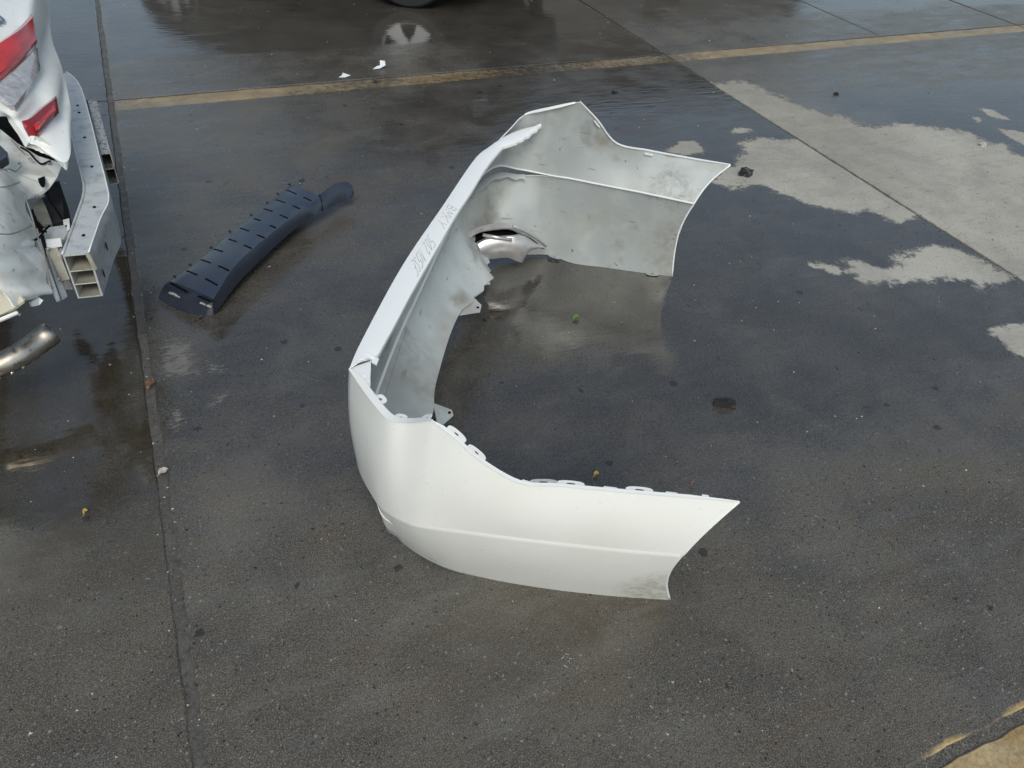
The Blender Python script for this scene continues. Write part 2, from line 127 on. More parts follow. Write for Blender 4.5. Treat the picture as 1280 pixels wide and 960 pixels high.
def catmull(pts, n, sharp_at=()):
    """n samples per span through pts (arrays of 3), clamped ends, corners kept at sharp_at"""
    P_ = [np.array(p, float) for p in pts]; out = []
    for i in range(len(P_) - 1):
        p1, p2 = P_[i], P_[i + 1]
        p0 = P_[i - 1] if i > 0 and i not in sharp_at else 2 * p1 - p2
        p3 = P_[i + 2] if i + 2 < len(P_) and (i + 1) not in sharp_at else 2 * p2 - p1
        for k in range(n):
            t = k / n
            out.append(.5 * ((2 * p1) + (-p0 + p2) * t + (2 * p0 - 5 * p1 + 4 * p2 - p3) * t * t + (-p0 + 3 * p1 - 3 * p2 + p3) * t ** 3))
    out.append(P_[-1]); return out
def grid_normals(G):
    G = np.array(G); du = np.gradient(G, axis=0); dv = np.gradient(G, axis=1)
    n = np.cross(du, dv); n /= (np.linalg.norm(n, axis=2, keepdims=True) + 1e-9); return n
def shell(name, G, th, m_out, m_in, parent=None, flip=False, m_rim=None, deg=45, hole=None):
    """double-skinned sheet from an n x m grid of points; outer side along the grid normal"""
    G = np.array(G, float); n, m, _ = G.shape; N = grid_normals(G)
    if flip: N = -N
    A = G; Bk = G - N * th
    vs = list(A.reshape(-1, 3)) + list(Bk.reshape(-1, 3)); K = n * m
    fs = []; fm = []
    skip = hole or (lambda i, j: False)
    mats = [m_out, m_in, m_rim or m_out]
    for i in range(n - 1):
        for j in range(m - 1):
            if skip(i, j): continue
            q = [i * m + j, (i + 1) * m + j, (i + 1) * m + j + 1, i * m + j + 1]
            fs.append(q if not flip else q[::-1]); fm.append(0)
            q2 = [K + x for x in q]; fs.append(q2[::-1] if not flip else q2); fm.append(1)
            for a, b, ni, nj in ((q[0], q[1], i, j - 1), (q[1], q[2], i + 1, j), (q[2], q[3], i, j + 1), (q[3], q[0], i - 1, j)):
                if ni < 0 or nj < 0 or ni >= n - 1 or nj >= m - 1 or skip(ni, nj):
                    fs.append([b, a, K + a, K + b] if not flip else [a, b, K + b, K + a]); fm.append(2)
    o = mesh_obj(name, vs, fs, mats, parent, fm)
    bm = bmesh.new(); bm.from_mesh(o.data)
    for e in bm.edges:
        if len(e.link_faces) == 2 and (e.calc_face_angle(0) > math.radians(deg) or e.link_faces[0].material_index != e.link_faces[1].material_index): e.smooth = False
    bm.to_mesh(o.data); bm.free()
    return o
def tube(name, pts, r, mat, parent=None, seg=8, cap=True):
    pts = [Vector(p) for p in pts]; vs = []; fs = []
    rr = r if isinstance(r, (list, tuple)) else [r] * len(pts)
    up = Vector((0, 0, 1))
    for i, p in enumerate(pts):
        t = (pts[min(i + 1, len(pts) - 1)] - pts[max(i - 1, 0)]).normalized()
        s = t.cross(up)
        if s.length < 1e-3: s = t.cross(Vector((1, 0, 0)))
        s.normalize(); u = s.cross(t)
        for k in range(seg):
            a = 2 * math.pi * k / seg; vs.append(p + (s * math.cos(a) + u * math.sin(a)) * rr[i])
    for i in range(len(pts) - 1):
        for k in range(seg):
            fs.append([i * seg + k, i * seg + (k + 1) % seg, (i + 1) * seg + (k + 1) % seg, (i + 1) * seg + k])
    if cap: fs.append(list(range(seg))[::-1]); fs.append([(len(pts) - 1) * seg + k for k in range(seg)])
    return mesh_obj(name, vs, fs, mat, parent)
def prism(name, poly, th, mat, parent=None, dirn=None, bevel=0, smooth=False):
    """plate: polygon of 3D points thickened along dirn (default: minus polygon normal)"""
    P_ = [Vector(p) for p in poly]
    n = Vector((0, 0, 0))
    for i in range(len(P_)):
        a, b = P_[i], P_[(i + 1) % len(P_)]; n += a.cross(b)
    n.normalize()
    d = (Vector(dirn) if dirn is not None else -n) * th
    k = len(P_); vs = P_ + [p + d for p in P_]
    fs = [list(range(k)), [k + i for i in range(k)][::-1]] + [[i, k + i, k + (i + 1) % k, (i + 1) % k] for i in range(k)]
    o = mesh_obj(name, vs, fs, mat, parent, smooth=smooth)
    bm = bmesh.new(); bm.from_mesh(o.data); bmesh.ops.recalc_face_normals(bm, faces=bm.faces)
    if bevel:
        bmesh.ops.bevel(bm, geom=list(bm.edges), offset=bevel, segments=2, affect='EDGES', clamp_overlap=True)
    bm.to_mesh(o.data); bm.free(); return o
def box(name, c, size, mat, parent=None, ax=None, bevel=0.0):
    ax = ax or (Vector((1, 0, 0)), Vector((0, 1, 0)), Vector((0, 0, 1))); c = Vector(c)
    vs = [c + ax[0] * (sx * size[0] / 2) + ax[1] * (sy * size[1] / 2) + ax[2] * (sz * size[2] / 2) for sx in (-1, 1) for sy in (-1, 1) for sz in (-1, 1)]
    fs = [[0, 1, 3, 2], [4, 6, 7, 5], [0, 4, 5, 1], [2, 3, 7, 6], [0, 2, 6, 4], [1, 5, 7, 3]]
    o = mesh_obj(name, vs, fs, mat, parent, smooth=False)
    if bevel:
        bm = bmesh.new(); bm.from_mesh(o.data); bmesh.ops.bevel(bm, geom=list(bm.edges), offset=bevel, segments=2, affect='EDGES', clamp_overlap=True); bm.to_mesh(o.data); bm.free()
    return o
def ring_plate(name, c, ex, ey, ez, a, b, ha, hb, th, mat, parent=None, pw=2.6, hs=(0, 0)):
    """flat tab with a real slot through it: outer super-ellipse a x b, slot ha x hb"""
    c = Vector(c); K = 20; vs = []; fs = []
    def se(t, A, B_, p): 
        cs, sn = math.cos(t), math.sin(t); return A * abs(cs) ** (2 / p) * (1 if cs >= 0 else -1), B_ * abs(sn) ** (2 / p) * (1 if sn >= 0 else -1)
    for z in (0, -th):
        for (A, B_, p, dx, dy) in ((a, b, pw, 0, 0), (ha, hb, 2, hs[0], hs[1])):
            for k in range(K):
                x, y = se(2 * math.pi * k / K, A, B_, p); vs.append(c + ex * (x + dx) + ey * (y + dy) + ez * z)
    for k in range(K):
        j = (k + 1) % K
        fs += [[k, j, K + j, K + k], [2 * K + j, 2 * K + k, 3 * K + k, 3 * K + j], [j, k, 2 * K + k, 2 * K + j], [K + k, K + j, 3 * K + j, 3 * K + k]]
    return mesh_obj(name, vs, fs, mat, parent, smooth=False)
# ---------------------------------------------------------------- materials
def mat(name, col, rough=.5, metal=0, coat=0, spec=.5, noise_=None, bump=None, dirt=None, em=None):
    m = bpy.data.materials.new(name); m.use_nodes = True; nt = m.node_tree; N = nt.nodes; L = nt.links; b = N['Principled BSDF']
    b.inputs['Base Color'].default_value = (*col, 1); b.inputs['Roughness'].default_value = rough; b.inputs['Metallic'].default_value = metal
    b.inputs['Coat Weight'].default_value = coat; b.inputs['Coat Roughness'].default_value = .08; b.inputs['Specular IOR Level'].default_value = spec
    g = N.new('ShaderNodeNewGeometry'); src = g.outputs['Position']
    last = None
    def layer(prev, c2, scale, lo, hi, amt, detail=6, stretch=None, wave=False):
        vec = src
        if stretch:
            mp = N.new('ShaderNodeMapping'); mp.inputs['Scale'].default_value = stretch; L.new(src, mp.inputs[0]); vec = mp.outputs[0]
        t = N.new('ShaderNodeTexNoise'); t.inputs['Scale'].default_value = scale; t.inputs['Detail'].default_value = detail; L.new(vec, t.inputs['Vector'])
        r = N.new('ShaderNodeMapRange'); r.inputs['From Min'].default_value = lo; r.inputs['From Max'].default_value = hi; r.inputs['To Max'].default_value = amt; L.new(t.outputs['Fac'], r.inputs['Value'])
        mx = N.new('ShaderNodeMix'); mx.data_type = 'RGBA'; L.new(r.outputs[0], mx.inputs['Factor'])
        if prev is None: mx.inputs['A'].default_value = (*col, 1)
        else: L.new(prev, mx.inputs['A'])
        mx.inputs['B'].default_value = (*c2, 1); return mx.outputs['Result']
    for d in (dirt or []): last = layer(last, *d)
    if last is not None: L.new(last, b.inputs['Base Color'])
    if noise_:
        t = N.new('ShaderNodeTexNoise'); t.inputs['Scale'].default_value = noise_[0]; t.inputs['Detail'].default_value = 5; L.new(src, t.inputs['Vector'])
        r = N.new('ShaderNodeMapRange'); r.inputs['From Min'].default_value = .3; r.inputs['From Max'].default_value = .7; r.inputs['To Min'].default_value = noise_[1]; r.inputs['To Max'].default_value = noise_[2]
        L.new(t.outputs['Fac'], r.inputs['Value']); L.new(r.outputs[0], b.inputs['Roughness'])
    if bump:
        t = N.new('ShaderNodeTexNoise'); t.inputs['Scale'].default_value = bump[0]; t.inputs['Detail'].default_value = 4; L.new(src, t.inputs['Vector'])
        bp = N.new('ShaderNodeBump'); bp.inputs['Strength'].default_value = bump[1]; bp.inputs['Distance'].default_value = bump[2]; L.new(t.outputs['Fac'], bp.inputs['Height']); L.new(bp.outputs[0], b.inputs['Normal'])
    return m
M = {}
M['white'] = mat('white_paint', (.80, .815, .795), .32, coat=.6, noise_=(9, .25, .42), dirt=[((.73, .74, .71), 3, .45, .75, .6), ((.25, .23, .2), 160, .69, .76, .6), ((.35, .33, .3), 45, .70, .75, .7, 8, (1, 1, 6))], bump=(2.2, .12, .02))
M['inner'] = mat('bare_inner_plastic', (.35, .38, .385), .34, metal=.15, noise_=(7, .26, .55), bump=(7, .15, .008),
   dirt=[((.60, .64, .65), 1.5, .44, .62, .85), ((.33, .32, .28), 3.4, .50, .66, .7), ((.46, .48, .47), 11, .5, .7, .5), ((.22, .21, .18), 8, .6, .74, .7, 12), ((.07, .07, .065), 28, .70, .74, .8), ((.2, .19, .16), 9, .66, .70, .6, 8, (1, 1, 6))])
def local_dirt(m, centre, radius, c2, amt, sc=30):
    nt = m.node_tree; N = nt.nodes; L = nt.links; b = N['Principled BSDF']; prev = b.inputs['Base Color'].links[0].from_socket
    g = N.new('ShaderNodeNewGeometry'); d = N.new('ShaderNodeVectorMath'); d.operation = 'DISTANCE'; d.inputs[1].default_value = centre; L.new(g.outputs['Position'], d.inputs[0])
    t = N.new('ShaderNodeTexNoise'); t.inputs['Scale'].default_value = sc; t.inputs['Detail'].default_value = 9; t.inputs['Distortion'].default_value = 1.2; L.new(g.outputs['Position'], t.inputs['Vector'])
    r = N.new('ShaderNodeMapRange'); r.inputs['From Min'].default_value = radius; r.inputs['From Max'].default_value = radius * .6; L.new(d.outputs['Value'], r.inputs['Value'])
    r2 = N.new('ShaderNodeMapRange'); r2.inputs['From Min'].default_value = .42; r2.inputs['From Max'].default_value = .66; r2.inputs['To Max'].default_value = amt; r2.inputs['To Min'].default_value = amt * .25; L.new(t.outputs['Fac'], r2.inputs['Value'])
    mu = N.new('ShaderNodeMath'); mu.operation = 'MULTIPLY'; L.new(r.outputs[0], mu.inputs[0]); L.new(r2.outputs[0], mu.inputs[1])
    mx = N.new('ShaderNodeMix'); mx.data_type = 'RGBA'; L.new(mu.outputs[0], mx.inputs['Factor']); L.new(prev, mx.inputs['A']); mx.inputs['B'].default_value = (*c2, 1); L.new(mx.outputs['Result'], b.inputs['Base Color'])
local_dirt(M['white'], (B_B[0][0] - .03, B_B[0][1] + .03, .10), .16, (.38, .36, .31), .75)
local_dirt(M['inner'], (B_B[24][0], B_B[24][1], .12), .20, (.24, .22, .17), .5, 22)
local_dirt(M['inner'], (B_C[23][0], B_C[23][1], .42), .12, (.14, .14, .13), .5, 34)
local_dirt(M['inner'], (B_B[12][0] - .02, B_B[12][1], .28), .26, (.28, .26, .22), .5, 16)
M['edge'] = mat('white_edge', (.80, .81, .80), .4)
M['shelf'] = mat('white_shelf', (.83, .85, .86), .3, coat=.4, dirt=[((.6, .62, .62), 30, .68, .8, .2)])
M['silver'] = mat('silver_trim', (.62, .61, .61), .36, metal=.6, noise_=(10, .25, .45), dirt=[((.3, .28, .27), 25, .5, .75, .5)])
M['black'] = mat('black_plastic', (.018, .026, .050), .26, spec=1, noise_=(12, .22, .38), bump=(300, .08, .001), dirt=[((.04, .042, .048), 8, .5, .75, .5)])  # blue of the reflected sky mixed into the base colour
M['slot'] = mat('slot_black', (.004, .004, .005), .9, spec=.1)
M['bodyw'] = mat('car_white', (.85, .87, .85), .28, coat=.5, dirt=[((.6, .59, .54), 8, .55, .75, .3), ((.3, .28, .24), 55, .66, .76, .5)])
M['cream'] = mat('primer_cream', (.50, .48, .40), .5, dirt=[((.3, .27, .2), 14, .45, .7, .7)], bump=(18, .3, .01))
M['bodyin'] = mat('inner_body_white', (.74, .76, .75), .3, coat=.4, dirt=[((.42, .40, .35), 9, .45, .7, .7), ((.15, .13, .1), 45, .64, .72, .7)], bump=(9, .3, .012))
M['red'] = mat('red_lens', (.60, .018, .012), .10, coat=1, dirt=[((.30, .008, .008), 14, .42, .62, .8, 3, (1, .3, 3))])
M['darkred'] = mat('dark_red_lens', (.24, .008, .010), .12, coat=1)
M['clear'] = mat('clear_lens', (.36, .36, .37), .12, coat=1, dirt=[((.6, .6, .62), 60, .4, .7, .6, 3, (1, 1, .1)), ((.2, .18, .2), 20, .5, .7, .6)])
M['alu'] = mat('cast_aluminium', (.60, .62, .62), .42, metal=.4, noise_=(30, .35, .55), dirt=[((.33, .33, .32), 22, .5, .72, .7), ((.1, .09, .08), 120, .66, .72, .8), ((.62, .64, .65), 7, .5, .8, .4)])
M['alus'] = mat('speckled_aluminium', (.52, .52, .50), .5, metal=.4, dirt=[((.07, .065, .06), 95, .53, .6, .85), ((.3, .3, .29), 40, .5, .7, .5)])
M['alin'] = mat('dirty_inner_aluminium', (.34, .33, .28), .6, metal=.2, dirt=[((.18, .17, .13), 20, .4, .7, .8)])
M['chrome'] = mat('chrome', (.42, .43, .45), .15, metal=1)
M['under'] = mat('underbody_black', (.012, .012, .013), .7, dirt=[((.04, .04, .042), 12, .4, .7, .8)])
M['exh'] = mat('exhaust_steel', (.50, .47, .42), .3, metal=1, noise_=(30, .22, .45), dirt=[((.25, .19, .12), 12, .5, .7, .7), ((.08, .06, .04), 40, .6, .7, .7)])
M['carpaint'] = mat('dark_car_paint', (.018, .016, .013), .5)
M['glass'] = mat('dark_glass', (.01, .012, .014), .05, coat=1)
M['tyre'] = mat('tyre_rubber', (.012, .013, .014), .6, bump=(120, .3, .002))
M['rim'] = mat('alloy_rim', (.6, .6, .6), .35, metal=.6)
M['bitumen'] = mat('joint_filler', (.074, .069, .063), .42, spec=.5, noise_=(20, .35, .7), bump=(40, .6, .006), dirt=[((.10, .095, .088), 9, .45, .65, .8), ((.18, .17, .155), 160, .56, .7, .6), ((.02, .02, .02), 110, .56, .7, .8), ((.05, .03, .025), 30, .55, .7, .6)])
M['ink'] = mat('marker_ink', (.42, .43, .44), .6)
M['leafg'] = mat('green_leaf', (.10, .2, .03), .45)
M['leafy'] = mat('yellow_leaf', (.40, .27, .06), .5)
M['leafb'] = mat('brown_leaf', (.13, .065, .035), .6, dirt=[((.25, .15, .09), 80, .4, .7, .7)])
M['paper'] = mat('white_plastic', (.66, .70, .74), .4)
M['clod'] = mat('wet_clod', (.02, .02, .02), .35, bump=(60, .8, .01))
M['pebble'] = mat('pale_pebble', (.42, .40, .36), .6)
M['sticker'] = mat('white_sticker', (.86, .87, .88), .4)
M['wallb'] = mat('workshop_wall', (.07, .065, .055), .8)
M['wallr'] = mat('workshop_roof', (.12, .12, .12), .6)
# ---------------------------------------------------------------- ground: concrete slabs with joints
XJ = [-12.09, -8.14, -4.19, -.24, 3.71, 7.66, 11.61]; YJ = [-9.44, -4.56, .317, 5.215, 10.1, 15.0]
def ground_mat():
    m = bpy.data.materials.new('wet_concrete'); m.use_nodes = True; nt = m.node_tree; N = nt.nodes; L = nt.links; b = N['Principled BSDF']
    g = N.new('ShaderNodeNewGeometry'); pos = g.outputs['Position']
    def attr(n):
        a = N.new('ShaderNodeAttribute'); a.attribute_name = n; return a.outputs['Fac']
    def nz(scale, detail=5, rough=.55, dist=0, vec=None):
        t = N.new('ShaderNodeTexNoise'); t.inputs['Scale'].default_value = scale; t.inputs['Detail'].default_value = detail; t.inputs['Roughness'].default_value = rough; t.inputs['Distortion'].default_value = dist
        L.new(vec or pos, t.inputs['Vector']); return t.outputs['Fac']
    def mth(op, a, b_=None, c=None, cl=False):
        n = N.new('ShaderNodeMath'); n.operation = op; n.use_clamp = cl
        for i, x in enumerate((a, b_, c)):
            if x is None: continue
            if isinstance(x, (int, float)): n.inputs[i].default_value = x
            else: L.new(x, n.inputs[i])
        return n.outputs[0]
    def rng(x, lo, hi, a=0., b_=1.):
        r = N.new('ShaderNodeMapRange'); L.new(x, r.inputs['Value'])
        for k, v_ in (('From Min', lo), ('From Max', hi), ('To Min', a), ('To Max', b_)): r.inputs[k].default_value = v_
        return r.outputs[0]
    def mix(f, a, b_):
        n = N.new('ShaderNodeMix'); n.data_type = 'RGBA'
        if isinstance(f, float): n.inputs['Factor'].default_value = f
        else: L.new(f, n.inputs['Factor'])
        for k, x in (('A', a), ('B', b_)):
            if isinstance(x, tuple): n.inputs[k].default_value = (*x, 1)
            else: L.new(x, n.inputs[k])
        return n.outputs['Result']
    mp = N.new('ShaderNodeMapping'); mp.inputs['Scale'].default_value = (1, 3.2, 1); mp.inputs['Rotation'].default_value = (0, 0, .25); L.new(pos, mp.inputs[0]); sv = mp.outputs[0]
    broad = nz(.7, 4); med = nz(3.1, 6, .6, .4); fine = nz(75, 7, .72, .4); grain = nz(260, 3, .7); streak = nz(2.6, 7, .62, .3, sv)
    col = mix(rng(broad, .3, .7), (.080, .070, .056), (.094, .088, .079))
    col = mix(rng(med, .42, .62, 0, .75), col, (.040, .036, .031))
    col = mix(rng(nz(1.7, 8, .66, .6, sv), .5, .66, 0, .6), col, (.078, .058, .038))
    col = mix(rng(streak, .52, .68, 0, .5), col, (.118, .112, .100))
    col = mix(rng(fine, .48, .74, 0, .5), col, (.16, .15, .132))
    col = mix(rng(fine, .5, .3, 0, .6), col, (.042, .040, .037))
    col = mix(rng(grain, .52, .68, 0, .85), col, (.24, .23, .21))
    col = mix(rng(grain, .47, .32, 0, .9), col, (.022, .021, .02))
    # small embedded stones
    vo = N.new('ShaderNodeTexVoronoi'); vo.inputs['Scale'].default_value = 85; vo.inputs['Randomness'].default_value = 1
    wr = N.new('ShaderNodeTexNoise'); wr.inputs['Scale'].default_value = 130; L.new(pos, wr.inputs['Vector'])
    wa = N.new('ShaderNodeVectorMath'); wa.operation = 'MULTIPLY_ADD'; L.new(wr.outputs['Color'], wa.inputs[0]); wa.inputs[1].default_value = (.014, .014, .014); L.new(pos, wa.inputs[2]); L.new(wa.outputs[0], vo.inputs['Vector'])
    sep = N.new('ShaderNodeSeparateColor'); L.new(vo.outputs['Color'], sep.inputs[0])
    dot = mth('LESS_THAN', vo.outputs['Distance'], mth('MULTIPLY', sep.outputs[1], .34))
    pale = mth('MULTIPLY', dot, mth('GREATER_THAN', mth('ADD', sep.outputs[0], mth('MULTIPLY', mth('SUBTRACT', med, .5), .9)), .80)); dark = mth('MULTIPLY', dot, mth('LESS_THAN', sep.outputs[0], .33))
    film0 = attr('film')
    col = mix(mth('MULTIPLY', pale, rng(film0, .3, .8, .42, .15)), col, (.34, .33, .30)); col = mix(mth('MULTIPLY', dark, .8), col, (.012, .012, .012))
    vo2 = N.new('ShaderNodeTexVoronoi'); vo2.inputs['Scale'].default_value = 11; L.new(pos, vo2.inputs['Vector'])
    s2 = N.new('ShaderNodeSeparateColor'); L.new(vo2.outputs['Color'], s2.inputs[0])
    dd = mth('ADD', vo2.outputs['Distance'], mth('MULTIPLY', mth('SUBTRACT', fine, .5), .35))
    blot = mth('MULTIPLY', mth('LESS_THAN', dd, mth('MULTIPLY', s2.outputs[1], .20)), mth('GREATER_THAN', s2.outputs[0], .74))
    col = mix(mth('MULTIPLY', blot, .75), col, (.014, .014, .014))
    # paint
    pf = rng(mth('ADD', attr('paint'), mth('MULTIPLY', mth('SUBTRACT', nz(22, 8, .75), .5), 1.5)), .38, .72)
    col = mix(mth('MULTIPLY', pf, rng(fine, .62, .42, .45, .92)), col, mix(rng(nz(9, 4), .35, .65), (.34, .225, .085), (.48, .37, .20)))
    # olive-brown tone; on the left slab it paints the car's dark reflection
    col = mix(mth('MULTIPLY', attr('olive_tone'), rng(nz(7, 6, .7), .35, .7, .1, 1.)), col, (.052, .041, .024))
    # dry areas
    dn = mth('ADD', mth('MULTIPLY', mth('SUBTRACT', nz(13, 12, .74, .3), .5), 1.3), mth('MULTIPLY', mth('SUBTRACT', nz(60, 6, .75), .5), .5))
    dn = mth('ADD', dn, mth('MULTIPLY', mth('SUBTRACT', nz(3.2, 9, .7, .5), .5), 1.3))
    dry = rng(mth('ADD', attr('dry'), dn), .44, .64)
    semi = rng(mth('ADD', attr('semi'), mth('MULTIPLY', mth('SUBTRACT', nz(26, 8, .75, .3, sv), .5), 2.2)), .45, .75)
    drycol = mix(rng(med, .3, .75, 0, .8), (.45, .435, .385), (.33, .32, .28))
    drycol = mix(rng(grain, .5, .7, 0, .6), drycol, (.17, .16, .14)); drycol = mix(rng(fine, .46, .68, 0, .55), drycol, (.25, .24, .21)); drycol = mix(rng(nz(5, 9, .72, .8, sv), .54, .68, 0, .6), drycol, (.20, .19, .165)); drycol = mix(mth('MULTIPLY', dark, .8), drycol, (.09, .085, .08)); drycol = mix(rng(broad, .5, .7, 0, .4), drycol, (.48, .47, .43))
    drycol = mix(mth('MULTIPLY', blot, .5), drycol, (.1, .1, .09))
    drycol = mix(rng(nz(1.6, 7, .7, .5), .46, .62, 0, .55), drycol, (.235, .23, .205))
    col = mix(dry, col, drycol); col = mix(mth('MULTIPLY', semi, .42), col, (.30, .29, .26))
    dust = mth('MULTIPLY', attr('dust'), rng(nz(3.5, 6, .65), .3, .7, .35, 1)); col = mix(mth('MULTIPLY', dust, .6), col, (.19, .18, .155))
    film = attr('film')
    fm = rng(mth('ADD', film, mth('ADD', mth('MULTIPLY', mth('SUBTRACT', med, .5), .8), mth('MULTIPLY', mth('SUBTRACT', streak, .5), .9))), .15, .9)
    hsv = N.new('ShaderNodeHueSaturation'); L.new(col, hsv.inputs['Color']); L.new(mth('MAXIMUM', rng(fm, .1, .9, 1.06, .62), mth('MAXIMUM', dry, mth('MULTIPLY', semi, .9))), hsv.inputs['Value']); L.new(hsv.outputs[0], b.inputs['Base Color'])
    ro = rng(fm, 0, 1, .46, .07)
    ro = mth('ADD', ro, mth('MULTIPLY', mth('SUBTRACT', fine, .5), .22)); ro = mth('ADD', ro, mth('MULTIPLY', dry, .6)); ro = mth('ADD', ro, mth('MULTIPLY', semi, .3)); ro = mth('ADD', ro, mth('MULTIPLY', pf, .12), None, True)
    L.new(mth('MAXIMUM', ro, .03), b.inputs['Roughness'])
    L.new(mth('MULTIPLY', rng(dry, 0, 1, 1, .25), rng(fm, 0, .6, .32, 1.2)), b.inputs['Specular IOR Level'])
    h = mth('ADD', mth('MULTIPLY', fine, .5), mth('ADD', mth('MULTIPLY', grain, .35), mth('MULTIPLY', dot, .25)))
    bp = N.new('ShaderNodeBump'); bp.inputs['Distance'].default_value = .004; L.new(rng(fm, 0, 1, .5, .03), bp.inputs['Strength']); L.new(h, bp.inputs['Height'])
    rip = N.new('ShaderNodeBump'); rip.inputs['Distance'].default_value = .01; rip.inputs['Strength'].default_value = .10; L.new(nz(7, 2, .5, 0, sv), rip.inputs['Height']); L.new(bp.outputs[0], rip.inputs['Normal'])
    L.new(rip.outputs[0], b.inputs['Normal'])
    return m
M['ground'] = ground_mat()
def sdpoly(X, Y, poly):
    d = np.full(X.shape, 1e9); ins = np.zeros(X.shape, bool); n = len(poly)
    for i in range(n):
        x0, y0 = poly[i]; x1, y1 = poly[(i + 1) % n]; ex, ey = x1 - x0, y1 - y0
        t = np.clip(((X - x0) * ex + (Y - y0) * ey) / (ex * ex + ey * ey + 1e-12), 0, 1)
        d = np.minimum(d, np.hypot(X - x0 - t * ex, Y - y0 - t * ey))
        c = ((y0 > Y) != (y1 > Y)) & (X < (x1 - x0) * (Y - y0) / (y1 - y0 + 1e-12) + x0); ins ^= c
    return np.where(ins, d, -d)
def sm(x, a, b): 
    t = np.clip((x - a) / (b - a), 0, 1); return t * t * (3 - 2 * t)
def fields(X, Y):
    dry = np.zeros(X.shape)
    for p in DRY:
        wdt = .10 if len(p) > 5 else .05
        if len(p) == 15: wdt = .16
        side = np.where(X > 3.71, 1., 0.) if len(p) == 15 else (np.where(X < 3.71, 1., 0.) if min(q[0] for q in p) < 3.5 else 1.)
        dry = np.maximum(dry, side * np.clip(.5 + .5 * sdpoly(X, Y, p) / wdt + .12, 0, 1.08))
    semi = np.zeros(X.shape)
    for p in SEMI[:6]: semi = np.maximum(semi, np.clip(.5 + sdpoly(X, Y, p) / .10, 0, .72))
    dust = np.clip(.5 + sdpoly(X, Y, SEMI[6]) / .3, 0, 1) * .5
    dust = np.maximum(dust, np.clip(.5 + sdpoly(X, Y, SEMI[7]) / .35, 0, 1) * (X > 3.71)); dust = np.maximum(dust, .55 * (X > 3.71) * sm(Y, 3.7, 4.4) * (1 - sm(Y, 6, 6.6))); dust = np.maximum(dust, .55 * (1 - sm(Y, 4.2, 5.0)) * 0 + .5 * (X > -.24) * (1 - sm(X, .2, 1.4)) * sm(Y, 3.9, 4.6))
    y = Y - YJ[3]
    paint = sm(y, -.19, -.165) * (1 - sm(y, -.014, -.006)) * (.52 + .3 * sm(X, 3.6, 4.2) + .18 * (1 - sm(X, .9, 1.5)) + .12 * np.sin(X * 4.3)) * ((X > -.22) | (X < -.3))
    y2 = Y - YJ[2]
    paint = np.maximum(paint, (1 - sm(y2, -.02, -.014)) * sm(y2, -.28, -.26) * .95)
    paint = np.maximum(paint, sm(y2, .012, .014) * (1 - sm(y2, .024, .030)) * (.55 + .4 * np.sin(X * 21 + 1)) * (X > 1.2))
    film = .60 * (sm(Y, .8, 1.7) * sm(X, .2, .9) + sm(Y, 1.0, 2.6) * (1 - sm(X, .2, .9))) + .14 + .12 * sm(X, .7, 1.3) * sm(Y, 1.1, 1.6) * (1 - sm(Y, 4.5, 5)) + .05 * sm(Y, 5.1, 5.3) + .33 * sm(Y, 5.7, 6.0)
    film = film - .30 * sm(Y, 2.6, 3.6) * (1 - sm(Y, 5.1, 5.3)) * (1 - sm(X, .7, 2.2)) * (X > -.24) - .38 * (X > 3.71) * sm(Y, 3.6, 4.4) * (1 - sm(Y, 6.2, 6.8))
    film = film - .28 * sm(Y, 5.1, 5.3) * (1 - sm(Y, 5.8, 5.98)) * (1 - sm(X, 2.1, 2.4))
    film = film - .25 * sm(Y, 5.7, 6.0) * (1 - sm(X, .7, 1.1))
    film = film + .35 * (X < -.24) * sm(Y, 1.7, 2.1)
    olive_tone = .9 * (X < -.24) * sm(Y, 1.2, 2.0) * (1 - sm(Y, 3.4, 4.5)) + .7 * np.exp(-(((X - .85) / .45) ** 2 + ((Y - 1.02) / .22) ** 2))  # left slab: car's reflection painted in; second term browns the bumper's near side
    return dict(dry=dry, semi=semi, dust=dust, paint=paint, film=np.clip(film, 0, 1), olive_tone=np.clip(olive_tone, 0, 1))
